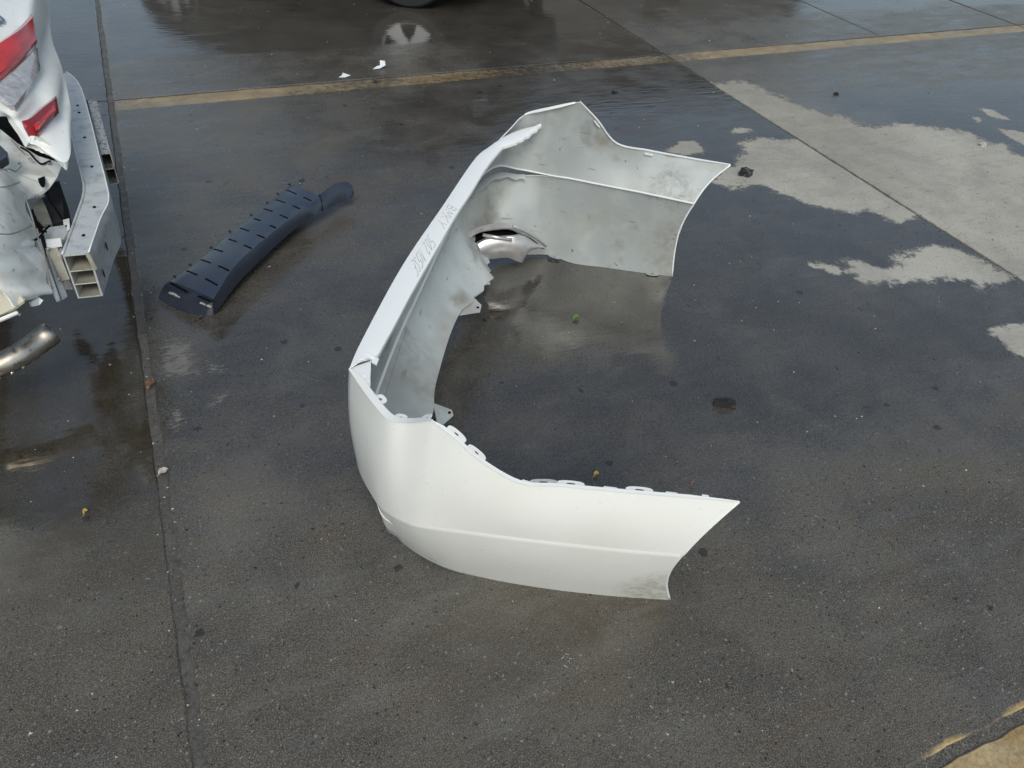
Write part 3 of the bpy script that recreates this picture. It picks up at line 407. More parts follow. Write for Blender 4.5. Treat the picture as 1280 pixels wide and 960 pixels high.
def slab(x0, x1, y0, y1, res, parent):
    ex = np.array([0, .0015, .006]); 
    xs = np.concatenate([x0 + ex, np.linspace(x0, x1, max(2, int((x1 - x0) / res)) + 1)[1:-1], x1 - ex[::-1]])
    ys = np.concatenate([y0 + ex, np.linspace(y0, y1, max(2, int((y1 - y0) / res)) + 1)[1:-1], y1 - ex[::-1]])
    X, Y = np.meshgrid(xs, ys, indexing='ij'); nx, ny = X.shape
    Z = np.zeros(X.shape)
    e = np.minimum(np.minimum(X - x0, x1 - X), np.minimum(Y - y0, y1 - Y))
    Z = np.where(e <= .0001, -.03, np.where(e < .002, -.004, 0.0))
    # worn, uneven arrises
    wob = .0022 * np.sin(X * 23 + 3 * np.sin(X * 7)) * np.sin(Y * 19 + 2 * np.sin(Y * 6.1)); near = (e < .008)
    X2 = X + np.where(near & ((X - x0 < .008) | (x1 - X < .008)), wob + .0015 * np.sin(Y * 71), 0); Y2 = Y + np.where(near & ((Y - y0 < .008) | (y1 - Y < .008)), wob + .0015 * np.sin(X * 67), 0)
    vs = np.stack([X2, Y2, Z], 2).reshape(-1, 3)
    idx = np.arange(nx * ny).reshape(nx, ny)
    fs = np.stack([idx[:-1, :-1], idx[1:, :-1], idx[1:, 1:], idx[:-1, 1:]], 2).reshape(-1, 4)
    me = bpy.data.meshes.new('concrete_slab'); me.vertices.add(len(vs)); me.vertices.foreach_set('co', vs.ravel())
    me.loops.add(fs.size); me.loops.foreach_set('vertex_index', fs.ravel()); me.polygons.add(len(fs)); me.polygons.foreach_set('loop_start', np.arange(0, fs.size, 4)); me.polygons.foreach_set('loop_total', np.full(len(fs), 4))
    me.update(calc_edges=True); me.materials.append(M['ground'])
    for k, a in fields(X, Y).items():
        at = me.attributes.new(k, 'FLOAT', 'POINT'); at.data.foreach_set('value', a.ravel().astype(np.float32))
    me.polygons.foreach_set('use_smooth', [False] * len(fs))
    o = bpy.data.objects.new('concrete_slab', me); COL.objects.link(o); o.parent = parent
pav = thing('pavement', None, None); pav['kind'] = 'structure'
def jw(v, axis):
    if axis == 'x': return {-.24: .014, 3.71: .011}.get(v, .012)
    return {5.215: .009, .317: .014}.get(v, .010)
for i in range(len(XJ) - 1):
    for j in range(len(YJ) - 1):
        x0, x1, y0, y1 = XJ[i], XJ[i + 1], YJ[j], YJ[j + 1]
        dense = (x0 >= -5 and x1 < 12 and y0 >= 0 and y1 < 11)
        res = .03 if (x0 > -1 and x1 < 8 and y1 < 6) else (.06 if dense or (x0 > -5 and x1 < 8 and y0 > -5) else .5)
        slab(x0 + jw(x0, 'x'), x1 - jw(x1, 'x'), y0 + jw(y0, 'y'), y1 - jw(y1, 'y'), res, pav)
# joint filler strips lie a little below the slab tops
for k, x in enumerate(XJ[1:-1]):
    n = 160; ys = np.linspace(YJ[0], YJ[-1], n); top = -.0055 if x == -.24 else -.010
    vs = []; w_ = jw(x, 'x') + .006
    for y in ys:
        h = top + .0015 * math.sin(y * 9) ; vs += [(x - w_, y, h), (x, y, h + .002), (x + w_, y, h)]
    fs = []
    for a in range(n - 1): fs += [[3 * a, 3 * a + 1, 3 * a + 4, 3 * a + 3], [3 * a + 1, 3 * a + 2, 3 * a + 5, 3 * a + 4]]
    mesh_obj('joint_filler', vs, fs, M['bitumen'], pav)
for k, y in enumerate(YJ[1:-1]):
    zf = -.005 if y == .317 else -.014
    w_ = jw(y, 'y') + .006
    for i in range(len(XJ) - 1):
        xa, xb = XJ[i] + jw(XJ[i], 'x') + .004, XJ[i + 1] - jw(XJ[i + 1], 'x') - .004
        mesh_obj('joint_filler', [(xa, y - w_, zf), (xb, y - w_, zf), (xb, y + w_, zf), (xa, y + w_, zf)], [[0, 1, 2, 3]], M['ground'] if y == .317 else M['bitumen'], pav)
# saw-cut crack in the far slab
me_ = [(5.94, 5.24, .0012), (5.955, 5.24, .0012), (5.945, 6.6, .0012), (5.925, 6.6, .0012)]
mesh_obj('crack', me_, [[0, 1, 2, 3]], M['bitumen'], pav)
# ground sheet to the horizon
M['far'] = mat('yard_ground', (.06, .056, .05), .5, dirt=[((.11, .1, .09), .3, .4, .7, .8)])
gnd = mesh_obj('ground', [(-600, -600, -.034), (600, -600, -.034), (600, 600, -.034), (-600, 600, -.034)], [[0, 1, 2, 3]], M['far']); tag(gnd, kind='structure')
# ---------------------------------------------------------------- the white bumper cover
O_, F_, W_ = (np.array(x) for x in FRAME)
bump = thing('bumper_cover', 'large white car bumper cover standing upright on the wet concrete, open side to the right', 'bumper', O_)
NS = 6
SH = (6, 10, 19)
def outward(P_):                      # horizontal direction away from the inside of the U
    c = O_ + F_ * -.15; v_ = np.array(P_) - c; v_[2] = 0; lw = v_ @ W_; lf = v_ @ F_
    s = abs(lw) / .9; d = W_ * np.sign(lw) * min(1, s ** 3) + F_ * (-1 if lf < 0 else 0) * min(1, (abs(lf) / .85) ** 3)
    return d / (np.linalg.norm(d) + 1e-9)
Tc = catmull(B_T, NS, SH); Cc = catmull(B_C, NS); Bc = catmull(B_B, NS)
for k_ in range(int(13.4 * NS), int(15.8 * NS)): Bc[k_] = Bc[k_] + F_ * (.016, -.004, .010, -.008, .003)[k_ % 5] + W_ * (.004, -.004)[k_ % 2]
gapv = [.0055] * 25
for i_, g_ in ((7, .005), (8, .018), (9, .020), (10, .010), (14, .006), (15, .03), (16, .042), (17, .032), (18, .016), (19, .006)): gapv[i_] = g_
gaps = np.interp(np.linspace(0, 24, len(Cc)), range(25), gapv)
tuck = np.interp(np.linspace(0, 24, len(Cc)), range(25), [.012] * 8 + [.010, .006, .004, .006, .02, .04, .045, .04, .03] + [.015] * 8)
nv = 10
GU = []; GL = []
for k in range(len(Tc)):
    t, c, b_ = Tc[k], Cc[k], Bc[k]; o_ = outward((t + c) / 2)
    row = []
    e0 = max(0, 1 - k / 9) + max(0, 1 - (len(Tc) - 1 - k) / 9)
    for j in range(nv + 1):
        s = j / nv; p = t * (1 - s) + c * s + o_ * (.011 * math.sin(math.pi * s)) - F_ * e0 * .012 * math.sin(math.pi * s); row.append(p)
    GU.append(row)
    o2 = outward(c); c2 = c - np.array([0, 0, gaps[k]]) - o2 * (.005 + .010 * math.exp(-((k - 8.3 * NS) / 6) ** 2)); row = []
    for j in range(nv + 1):
        s = (0, .022, .055, .18, .3, .43, .56, .69, .82, .92, 1)[j]
        row.append(c2 * (1 - s) + b_ * s + o2 * (tuck[k] * math.sin(math.pi * s ** .8) + (0, .0020, .0014, .0005, 0, 0, 0, 0, 0, 0, 0)[j]) - F_ * e0 * .026 * math.sin(math.pi * s ** .85))
    GL.append(row)
GU = np.array(GU); GL = np.array(GL)
Nn = grid_normals(GU); flipU = (Nn[5, 5] @ -W_) < 0
uc = shell('upper_cover', GU, .0035, M['white'], M['inner'], bump, flip=flipU, m_rim=M['edge'])
lc = shell('lower_cover', GL, .0035, M['white'], M['inner'], bump, flip=flipU, m_rim=M['edge'])
# ledge that folds inward along the crease (shadow line outside, ridge inside)
led = [[GU[k][-1] + outward(GU[k][-1]) * -.001, GU[k][-1] - outward(GU[k][-1]) * .012 - np.array([0, 0, .002])] for k in range(len(Tc))]
shell('crease_ledge', led, .002, M['edge'], M['inner'], bump, flip=True)
# folded rim along the upper edge of both sides
def rim_strip(name, k0, k1, wd, dz, m_=M['edge'], src=Tc):
    g_ = []
    for k in range(k0, k1 + 1):
        e = min(1, (k - k0 + 1) / 4, (k1 - k + 1) / 4); o_ = outward(src[k]); p = src[k] + np.array([0, 0, .001])
        g_.append([p + o_ * .001, p - o_ * wd * .5 * e + np.array([0, 0, dz * .3]), p - o_ * wd * e + np.array([0, 0, dz])])
    return shell(name, g_, .0025, m_, m_, bump)
rim_strip('top_flange', 0, 6 * NS, .009, .001)
rim_strip('corner_flange', 6 * NS, 10 * NS, .020, .000)
rim_strip('top_flange', 19 * NS, 24 * NS, .010, -.001)
rim_strip('corner_flange', 17 * NS, 19 * NS - 1, .016, -.004)
rim_strip('arch_lip', 0, 2, .008, -.002)
# arch edges: thin folded lip down both wheel arches
for kk in (0, len(Tc) - 1):
    pts = list(GU[kk]) + list(GL[kk])[1:]
    tube('arch_lip', [p - outward(p) * .003 for p in pts], .0042, M['edge'] if kk == 0 else M['shelf'], bump, 6)
# clip tabs with real slots
ez = Vector((0, 0, 1))
def tabs(klist, src, inset, a=.024, b_=.010, dz=-.006, ha=.007, hb=.003, name='mounting_tab'):
    for k in klist:
        k0 = int(k); p = np.array(src[k0]); t = Vector(src[min(k0 + 1, len(src) - 1)] - src[max(k0 - 1, 0)]).normalized(); o_ = Vector(outward(p))
        n_ = t.cross(o_).normalized(); n_ = n_ if n_.z > 0 else -n_
        iy = n_.cross(t).normalized()
        iy = iy if iy.dot(o_) < 0 else -iy
        ring_plate(name, Vector(p) + iy * inset + ez * dz, t, iy, n_, a, b_, ha, hb, .002, M['edge'], bump)
tabs([3 * NS - 4, 2 * NS + 2, 1 * NS + 5, NS], Tc, .0150, .034, .010, .0, .012, .0035)
for k_, L_ in ((2 * NS + 5, .03), (NS + 2, .04), (4, .035), (2, .02)):
    p = np.array(Tc[k_]) - outward(Tc[k_]) * .010; t = (Tc[k_ + 1] - Tc[k_]); t /= np.linalg.norm(t)
    prism('clip_stub', [p - t * L_ * .5, p + t * L_ * .5, p + t * L_ * .4 - outward(p) * .007, p - t * L_ * .35 - outward(p) * .006], .003, M['edge'], bump, dirn=(0, 0, -1))
tabs([4 * NS + 1, 5 * NS], Tc, .0165, .028, .012, .001)
tabs([6 * NS + 3, 8 * NS - 2, 9 * NS - 1, 9 * NS + 4], Tc, .026, .018, .014, -.002, .006, .004)
tabs([20 * NS, 22 * NS], Tc, .012, .02, .008, -.012)
for k_ in (19 * NS + 1, 23 * NS):   # tabs under the far lower edge
    p = np.array(Bc[k_]); t = Vector(Bc[k_ + 1] - Bc[k_ - 1]).normalized(); o_ = Vector(outward(p))
    ring_plate('mounting_tab', Vector(p) - o_ * .010 + ez * .006, t, -o_, ez, .03, .014, .008, .005, .002, M['inner'], bump)
# shelf along the rear top edge
so_ = catmull(SHELF_O, 5, (9,)); si_ = catmull(SHELF_I, 5, (9, 2)); gs = []
for k in range(len(so_)):
    a_, c_ = so_[k], si_[k]; jag = 0
    if k < 8 or k > len(so_) - 12: jag = .004 * math.sin(k * 2.3)
    c_ = c_ + F_ * jag
    ins = (c_ - a_); ins /= np.linalg.norm(ins) + 1e-9
    gs.append([a_ - np.array([0, 0, .004]), a_ + ins * .003 + np.array([0, 0, .002]), a_ * .6 + c_ * .4 + np.array([0, 0, .006]), a_ * .12 + c_ * .88 + np.array([0, 0, .003]), c_ + np.array([0, 0, 0]), c_ + ins * .001 - np.array([0, 0, .010])])
sh = shell('top_shelf', gs, .003, M['shelf'], M['inner'], bump, flip=True, m_rim=M['edge'])
# broken tabs at both ends of the shelf
for q, (dx, s_) in enumerate((((0, 0), 1), )):
    k = 6
prism('broken_tab', [si_[4] + np.array([.0, 0, .002]), si_[7], si_[8] + F_ * .010 - W_ * .010, si_[4] + F_ * .018 - W_ * .018, si_[1] + F_ * .006 - W_ * .010], .004, M['shelf'], bump, dirn=(0, 0, -1))
0 and prism('broken_tab', [si_[-22], si_[-14], si_[-14] + F_ * .02, si_[-18] + F_ * .012, si_[-22] + F_ * .022], .004, M['shelf'], bump, dirn=(0, 0, -1))
prism('corner_gusset', [so_[1] - np.array([0, 0, .006]), si_[1] - np.array([0, 0, .006]), Tc[9 * NS + 2] - outward(Tc[9 * NS + 2]) * .026 - np.array([0, 0, .004]), Tc[9 * NS + 2] - outward(Tc[9 * NS + 2]) * .004 - np.array([0, 0, .004])], .003, M['shelf'], bump, dirn=(0, 0, -1))
# stepped flange and ribs on the inside of the rear wall
def inside(G, k, s, off): 
    j = s * nv; j0 = int(min(j, nv - 1)); f_ = j - j0; p = G[k][j0] * (1 - f_) + G[k][j0 + 1] * f_; return p - outward(p) * off
st = []
for k in range(10 * NS + 2, 16 * NS - 2):
    st.append([inside(GU, k, .02, .006), inside(GU, k, .10, .030 + .004 * math.sin(k * .9)), inside(GU, k, .22, .032), inside(GU, k, .24, .008)])
shell('inner_step', st, .002, M['inner'], M['inner'], bump, flip=not flipU)
for s, r_, k0, k1 in ((.42, .0035, 61, 99), (.62, .0028, 64, 92), (.8, .0022, 66, 96)):
    tube('inner_rib', [inside(GU, k, s + .01 * math.sin(k * .3), .004) for k in range(k0, k1)], r_, M['inner'], bump, 6)
for s, r_, k0, k1 in ((.08, .003, 62, 88), (.3, .0025, 60, 84)):
    tube('inner_rib', [inside(GL, k, s, .004) for k in range(k0, k1)], r_, M['inner'], bump, 6)
# far corner: torn flange piece and sliver seen beyond the shelf
tf = []
for k in range(15 * NS - 2, 17 * NS + 3):
    p = GL[k][0]; e = .5 + .5 * math.sin(k * 1.7); o_ = outward(p)
    tf.append([p + np.array([0, 0, .002]), p - o_ * .012 + np.array([0, 0, .004]), p - o_ * (.026 + .008 * e) - np.array([0, 0, .004 + .006 * e])])
shell('torn_flange', tf, .0025, M['shelf'], M['inner'], bump)
sl = []
for k in range(14 * NS, 17 * NS + 2):
    p = GU[k][-1]; o_ = outward(p); e = max(0.0, min(1, (17 * NS + 2 - k) / 8, (k - 14 * NS + 1) / 3))
    sl.append([p, p + o_ * .026 * e - np.array([0, 0, .004])])
shell('crease_fin', sl, .002, M['white'], M['inner'], bump)
# near corner lower lip (second layer under the split)
l2 = []
for k in range(7 * NS, 11 * NS):
    p = GL[k][2]; q = GL[k][-1]; o_ = outward(p); e = math.sin(math.pi * (k - 7 * NS) / (4 * NS - 1))
    l2.append([GL[k][4] - o_ * (.006 - .009 * e), GL[k][6] + o_ * (-.006 + .012 * e), GL[k][8] + o_ * (-.006 + .013 * e), GL[k][9] - o_ * .006])
shell('lower_lip', l2, .003, M['white'], M['inner'], bump, flip=flipU)
# brackets on the lower edge
for q in BRK:
    P_ = [Vector(p) for p in q]; o_ = prism('mounting_bracket', P_, .004, M['inner'], bump, dirn=(0, 0, -1), bevel=.0015)
    c_ = (P_[1] + P_[2]) / 2 * .8 + (P_[0] + P_[3]) / 2 * .2
    if (P_[0] - P_[2]).length > .06:
        t = tube('bolt_hole', [c_ + Vector((0, 0, .0012)), c_ + Vector((0, 0, .0022))], .006, M['slot'], bump, 12)
# exhaust trim still clipped into the far lower corner
ta = catmull(TRIM_A, 5); tb = catmull(TRIM_B, 5); gt = []
for k in range(len(ta)):
    a_, b_ = ta[k], tb[k]; up = np.array([0, 0, 1.]); d_ = F_ * .5 - W_ * .6
    gt.append([a_ * (1 - s) + b_ * s + (d_ * .030 + up * .012) * math.sin(math.pi * s) for s in np.linspace(0, 1, 9)])
shell('exhaust_trim', gt, .003, M['silver'], M['black'], bump, flip=True)
shell('exhaust_trim', gt, .0005, M['silver'], M['silver'], bump, flip=False)
r1 = catmull(TRIM_R1, 5); r2 = catmull(TRIM_R2, 5)
shell('trim_frame', [[r1[k], (r1[k] + r2[k]) / 2 + (F_ - W_) * .012, r2[k]] for k in range(len(r1))], .003, M['silver'], M['inner'], bump, flip=True)
shell('trim_frame', [[r1[k], (r1[k] + r2[k]) / 2 + (F_ - W_) * .0125, r2[k]] for k in range(len(r1))], .0005, M['silver'], M['silver'], bump)
rr_ = [[r2[k] - (F_ - W_) * .002, r2[k] * .5 + ta[k] * .5 - (F_ - W_) * .03, ta[k] - (F_ - W_) * .01] for k in range(len(ta))]
shell('trim_recess', rr_, .002, M['slot'], M['slot'], bump)
tube('trim_clip', [r2[10] + (F_ - W_) * .015, ta[9] + (F_ - W_) * .02], .008, M['silver'], bump, 8)
tube('trim_clip', [ta[22], (ta[24] + tb[24]) / 2, tb[25]], .007, M['silver'], bump, 8)
tube('trim_rod', [r1[20] + (F_ - W_) * .014, r1[24] + (F_ - W_) * .012, r1[28] + (F_ - W_) * .01, r1[-1]], .006, M['inner'], bump, 8)
# marker writing on the shelf: two short hand-written words running along it
STR = {'B': [[(0, 0), (0, 1), (.5, .9), (.5, .6), (0, .5), (.6, .4), (.6, .1), (0, 0)]], 'M': [[(0, 0), (.1, 1), (.35, .4), (.6, 1), (.7, 0)]], 'K': [[(0, 0), (0, 1)], [(.6, 1), (0, .45), (.6, 0)]], 'Y': [[(0, 1), (.3, .5), (.6, 1)], [(.3, .5), (.25, 0)]],
       '5': [[(.6, 1), (.1, 1), (.05, .6), (.5, .55), (.5, .1), (0, 0)]], '0': [[(.1, .1), (0, .6), (.3, 1), (.55, .5), (.4, 0), (.1, .1)]], '2': [[(0, .8), (.3, 1), (.5, .75), (0, 0), (.6, 0)]], 'N': [[(0, 0), (0, 1), (.55, 0), (.55, 1)]], 'S': [[(.55, .9), (.2, 1), (.05, .7), (.5, .35), (.35, 0), (0, .1)]], 'E': [[(.5, 1), (0, 1), (0, 0), (.5, 0)], [(0, .5), (.4, .5)]],
       'D': [[(0, 0), (0, 1), (.4, .9), (.6, .5), (.4, .1), (0, 0)]], 'R': [[(0, 0), (0, 1), (.5, .9), (.5, .55), (0, .5), (.6, 0)]], 'A': [[(0, 0), (.35, 1), (.7, 0)], [(.15, .4), (.55, .4)]]}
def write(txt, p0, ex, ey, h, r_, m_, par, up=(0, 0, .0), adv=.85, ground_=lambda p: p, name='marker_writing', wob=.06):
    vs = []; fs = []; x = 0; up = Vector(up)
    nrm = Vector(ex).cross(Vector(ey)).normalized()
    for ch in txt:
        if ch == ' ': x += .6; continue
        for s_ in STR[ch]:
            for (a_, b_) in zip(s_[:-1], s_[1:]):
                A = Vector(p0) + ex * ((a_[0] + x) * h) + ey * (a_[1] * h + random.uniform(-wob, wob) * h); Bq = Vector(p0) + ex * ((b_[0] + x) * h) + ey * (b_[1] * h)
                A = ground_(A); Bq = ground_(Bq); t = (Bq - A).normalized(); sd_ = t.cross(nrm) * r_; k = len(vs)
                vs += [A - sd_, A + sd_, Bq + sd_, Bq - sd_, A - sd_ + nrm * r_, A + sd_ + nrm * r_, Bq + sd_ + nrm * r_, Bq - sd_ + nrm * r_]
                fs += [[k + 4, k + 5, k + 6, k + 7], [k, k + 1, k + 5, k + 4], [k + 1, k + 2, k + 6, k + 5], [k + 2, k + 3, k + 7, k + 6], [k + 3, k, k + 4, k + 7]]
        x += adv
    return mesh_obj(name, vs, fs, m_, par, smooth=False)
def shelf_pt(a, s):           # a: position along the shelf samples, s: across
    i = int(a); f_ = a - i; p0 = gs[i]; p1 = gs[i + 1]
    def ac(p):
        q = [np.array(x) for x in p[1:5]]; t = s * 3; j = int(min(t, 2)); return q[j] * (1 - t + j) + q[j + 1] * (t - j)
    return ac(p0) * (1 - f_) + ac(p1) * f_
def shelf_write(txt, a0, cw):
    vs = []; fs = []; x = 0
    for ch in txt:
        for s_ in STR.get(ch, []):
            for (q0, q1) in zip(s_[:-1], s_[1:]):
                # reading direction runs down the shelf, letters stand across it
                A = Vector(shelf_pt(a0 - (q0[0] + x) * cw, .25 + q0[1] * .42)) + Vector((0, 0, .0012)); Bq = Vector(shelf_pt(a0 - (q1[0] + x) * cw, .25 + q1[1] * .42 + random.uniform(-.03, .03))) + Vector((0, 0, .0012))
                t = (Bq - A).normalized(); sd_ = t.cross(Vector((0, 0, 1))).normalized() * .0008; k = len(vs)
                vs += [A - sd_, A + sd_, Bq + sd_, Bq - sd_]; vs += [v_ - Vector((0, 0, .001)) for v_ in vs[-4:]]
                fs += [[k, k + 1, k + 2, k + 3], [k, k + 4, k + 5, k + 1], [k + 1, k + 5, k + 6, k + 2], [k + 2, k + 6, k + 7, k + 3], [k + 3, k + 7, k + 4, k]]
        x += .85
    mesh_obj('marker_writing', vs, fs, M['ink'], bump, smooth=False)
shelf_write('BMKY', 30.5, .95); shelf_write('502 N5SE', 25.6, .62)
# ---------------------------------------------------------------- black plastic insert on the ground
dl = catmull(DIF_L, 5); dr = catmull(DIF_R, 5); ds = catmull(DIF_S, 5)
ins_ = thing('bumper_insert', 'long curved black plastic bumper insert with rows of slots lying on the concrete', 'bumper insert', (np.mean(dr, 0) * (1, 1, 0)))
gd = []
for k in range(len(dl)):
    a_, b_, c_ = dl[k], dr[k], ds[k]; d_ = (b_ - a_) / np.linalg.norm(b_ - a_)
    step = .003 * ((k // 5) % 2)
    gd.append([a_ - d_ * .004 - np.array([0, 0, .035]), a_ - np.array([0, 0, .004]), a_ + d_ * .008] + [a_ * (1 - s) + b_ * s + np.array([0, 0, .006 * math.sin(math.pi * s)]) for s in (.2, .4, .6, .8, .93)] +
              [b_ + np.array([0, 0, .001]), b_ * .85 + c_ * .15 + d_ * .004, b_ * .4 + c_ * .6 + d_ * .006, c_, c_ - d_ * .02 + np.array([0, 0, -.004])])
shell('body_panel', gd, .003, M['black'], M['black'], ins_, flip=False, deg=28)
# lowered near end
e0 = gd[-1]; k0 = [e0[1], e0[4], e0[5], e0[7], e0[8]]; en = [np.array(p) for p in DIF_END]
ge = [[k0[i] * (1 - s) + en[i] * s + np.array([0, 0, .014 * math.sin(math.pi * s)]) for s in np.linspace(0, 1, 6)] for i in range(5)]
shell('end_panel', ge, .003, M['black'], M['black'], ins_, flip=True)
shell('end_panel', [[p + np.array([0, 0, .0004]) for p in r] for r in ge], .0005, M['black'], M['black'], ins_, flip=False)
ge2 = [[e0[8] * (1 - s) + en[4] * s for s in (0, .5, 1)], [e0[10] * (1 - s) + (en[4] + np.array([.01, .01, .0])) * s for s in (0, .5, 1)], [e0[11] * (1 - s) + (en[4] + np.array([.012, .012, -.0])) * s for s in (0, .5, 1)]]
shell('end_panel', ge2, .003, M['black'], M['black'], ins_)
# arm
aa = catmull(DIF_ARM[0], 5); ab = catmull(DIF_ARM[1], 5); ga = []
for k in range(len(aa)):
    a_, b_ = aa[k], ab[k]; d_ = np.array([.7, -.7, 0])
    ga.append([a_ - d_ * .012 - np.array([0, 0, .05]), a_ - d_ * .012 - np.array([0, 0, .012]), a_ - d_ * .006 - np.array([0, 0, .002]), a_, a_ * .7 + b_ * .3 + d_ * .006, a_ * .3 + b_ * .7 + d_ * .006, b_, b_ - d_ * .03])
shell('arm', ga, .003, M['black'], M['black'], ins_, flip=False, deg=60)
prism('arm_end', [ga[-1][i] for i in range(1, 7)], .004, M['black'], ins_)
from mathutils.bvhtree import BVHTree
_g = np.array(gd); _n, _m, _ = _g.shape
bvh = BVHTree.FromPolygons([Vector(p) for p in _g.reshape(-1, 3)], [[i * _m + j, (i + 1) * _m + j, (i + 1) * _m + j + 1, i * _m + j + 1] for i in range(_n - 1) for j in range(_m - 1)])
def onto(p):
    h = bvh.ray_cast(Vector((p[0], p[1], 1)), Vector((0, 0, -1)))[0]
    return h if h is not None else Vector(p)
for a_, b_ in DIF_SLOTS:
    a_, b_ = Vector(a_), Vector(b_); t = b_ - a_; a_ = onto(a_ + t * .08); b_ = onto(b_ - t * .08); t = (b_ - a_).normalized(); s_ = t.cross(Vector((0, 0, 1))).normalized(); n_ = s_.cross(t)
    c_ = (a_ + b_) / 2 + Vector((0, 0, -.0005))
    L_ = (b_ - a_).length
    o_ = box('slot', c_, (L_, .0100, .004), M['slot'], ins_, (t, s_, n_), .0015)
    0 and box('slot_lip', c_ + s_ * -.007 + n_ * .001, (L_ * .95, .003, .004), M['black'], ins_, (t, s_, n_), .001)
for p in dl[::4]:
    box('edge_clip', Vector(p) + Vector((-.004, .004, -.002)), (.012, .010, .010), M['black'], ins_, None, .002)
for i_ in range(2):
    p = Vector(en[1 + 2 * i_]) * .35 + Vector(ge[1 + 2 * i_][2]) * .65
    box('end_slot', p + Vector((0, 0, .012)), (.050, .012, .004), M['alus'], ins_, (Vector((.75, -.62, -.2)).normalized(), Vector((.62, .75, .1)).normalized(), Vector((0, 0, 1))), .001)
for i_, off in enumerate(((-.005, .03), (.012, .022))):
    p = Vector(dl[0]) + Vector((.04, -.02, 0))
    tube('torn_strap', [p, p + Vector((.02 + off[0], .03, .01)), p + Vector((.015 + off[0], .075 - off[1], .0))], .004, M['black'], ins_, 6)
# ---------------------------------------------------------------- wheels and hulls
def lathe(name, prof, c, m_, par, seg=40, axis='y', deg=35):
    vs = []; fs = []; n = len(prof)
    for k in range(seg):
        a = 2 * math.pi * k / seg
        for (r, y) in prof: vs.append(Vector(c) + Vector((r * math.cos(a), y, r * math.sin(a))))
    for k in range(seg):
        for j in range(n - 1):
            k2 = (k + 1) % seg; fs.append([k * n + j, k * n + j + 1, k2 * n + j + 1, k2 * n + j])
    o = mesh_obj(name, vs, fs, m_, par, world=False); return sharp(o, deg)
def wheel(par, c, s, R_=.315, rr=.22, w_=.2, steer=0):
    """c: local centre, s: +1/-1 side the outer face looks to (local y)"""
    h = bpy.data.objects.new('wheel', None); COL.objects.link(h); h.empty_display_size = .05; h.parent = par; h.location = c; h.rotation_euler = (0, 0, steer); par = h; c = (0, 0, 0)
    ty = lathe('tyre', [(rr, s * -w_ / 2), (R_ * .93, s * -w_ / 2), (R_, s * -w_ * .38), (R_, s * w_ * .38), (R_ * .94, s * w_ / 2), (rr + .01, s * w_ / 2), (rr, s * w_ * .44)], c, M['tyre'], par)
    rim = lathe('rim', [(rr, s * -w_ * .4), (rr * .93, 0), (rr * .93, s * w_ * .36), (rr, s * w_ * .46)], c, M['rim'], par)
    lathe('hub', [(0.001, s * w_ * .38), (.05, s * w_ * .37), (.06, s * w_ * .30), (.06, 0)], c, M['rim'], par, 20)
    lathe('brake_disc', [(.001, s * .01), (rr * .75, s * .01), (rr * .75, 0)], c, M['under'], par, 24)
    for k in range(5):
        a = 2 * math.pi * k / 5 + .35; u = Vector((math.cos(a), 0, math.sin(a))); t_ = Vector((-math.sin(a), 0, math.cos(a))); Y_ = Vector((0, s, 0))
        vs = []
        for r, hw in ((.045, .045), (rr * .6, .050), (rr * .95, .075)):
            for sy in (w_ * .36, w_ * .26):
                for sgn in (-1, 1): vs.append(Vector(c) + u * r + t_ * hw * sgn + Y_ * (sy + .01 * (r / rr)))
        fs = []
        for i in range(2):
            q = i * 4; fs += [[q, q + 1, q + 5, q + 4], [q + 2, q + 6, q + 7, q + 3], [q, q + 4, q + 6, q + 2], [q + 1, q + 3, q + 7, q + 5]]
        fs += [[8, 9, 11, 10]]
        sharp(mesh_obj('spoke', vs, fs, M['rim'], par, world=False), 30)
def hull(par, secs, m_, name='body'):
    """secs: list of (x, half width, z bottom, z sill bulge, z belt, z top, half width top)"""
    G = []
    for (x, hw, zb, zm, zs, zt, ht) in secs:
        ring = [(0, zb), (hw * .85, zb), (hw * .97, zb + .06), (hw, zm), (hw * .985, (zm + zs) / 2), (hw * .95, zs), (ht + .02, zt - .07 if zt - zs > .1 else zs + (zt - zs) * .6), (ht - .06, zt), (0, zt + .02)]
        full = [(x, -y, z) for y, z in ring] + [(x, y, z) for y, z in ring[::-1][1:]]
        G.append(full)
    G = np.array(G, float); n, m_n, _ = G.shape
    fs = [[i * m_n + j, (i + 1) * m_n + j, (i + 1) * m_n + j + 1, i * m_n + j + 1] for i in range(n - 1) for j in range(m_n - 1)]
    fs += [list(range(m_n))[:-1], [(n - 1) * m_n + j for j in range(m_n - 1)][::-1]]
    o = mesh_obj(name, list(G.reshape(-1, 3)), fs, m_, par, world=False)
    bm = bmesh.new(); bm.from_mesh(o.data); bmesh.ops.remove_doubles(bm, verts=bm.verts, dist=.0005); bmesh.ops.recalc_face_normals(bm, faces=bm.faces); bm.to_mesh(o.data); bm.free()
    return sharp(o, 38)
def side_windows(par, xs, hw, z0, z1, ht):
    for s in (-1, 1):
        for a_, b_ in zip(xs[:-1], xs[1:]):
            mesh_obj('window', [(a_ + .04, s * (hw * .955 + .004), z0), (b_ - .04, s * (hw * .955 + .004), z0), (b_ - .06, s * (ht + .025), z1), (a_ + .06, s * (ht + .025), z1)], [[0, 1, 2, 3]], M['glass'], par, world=False)
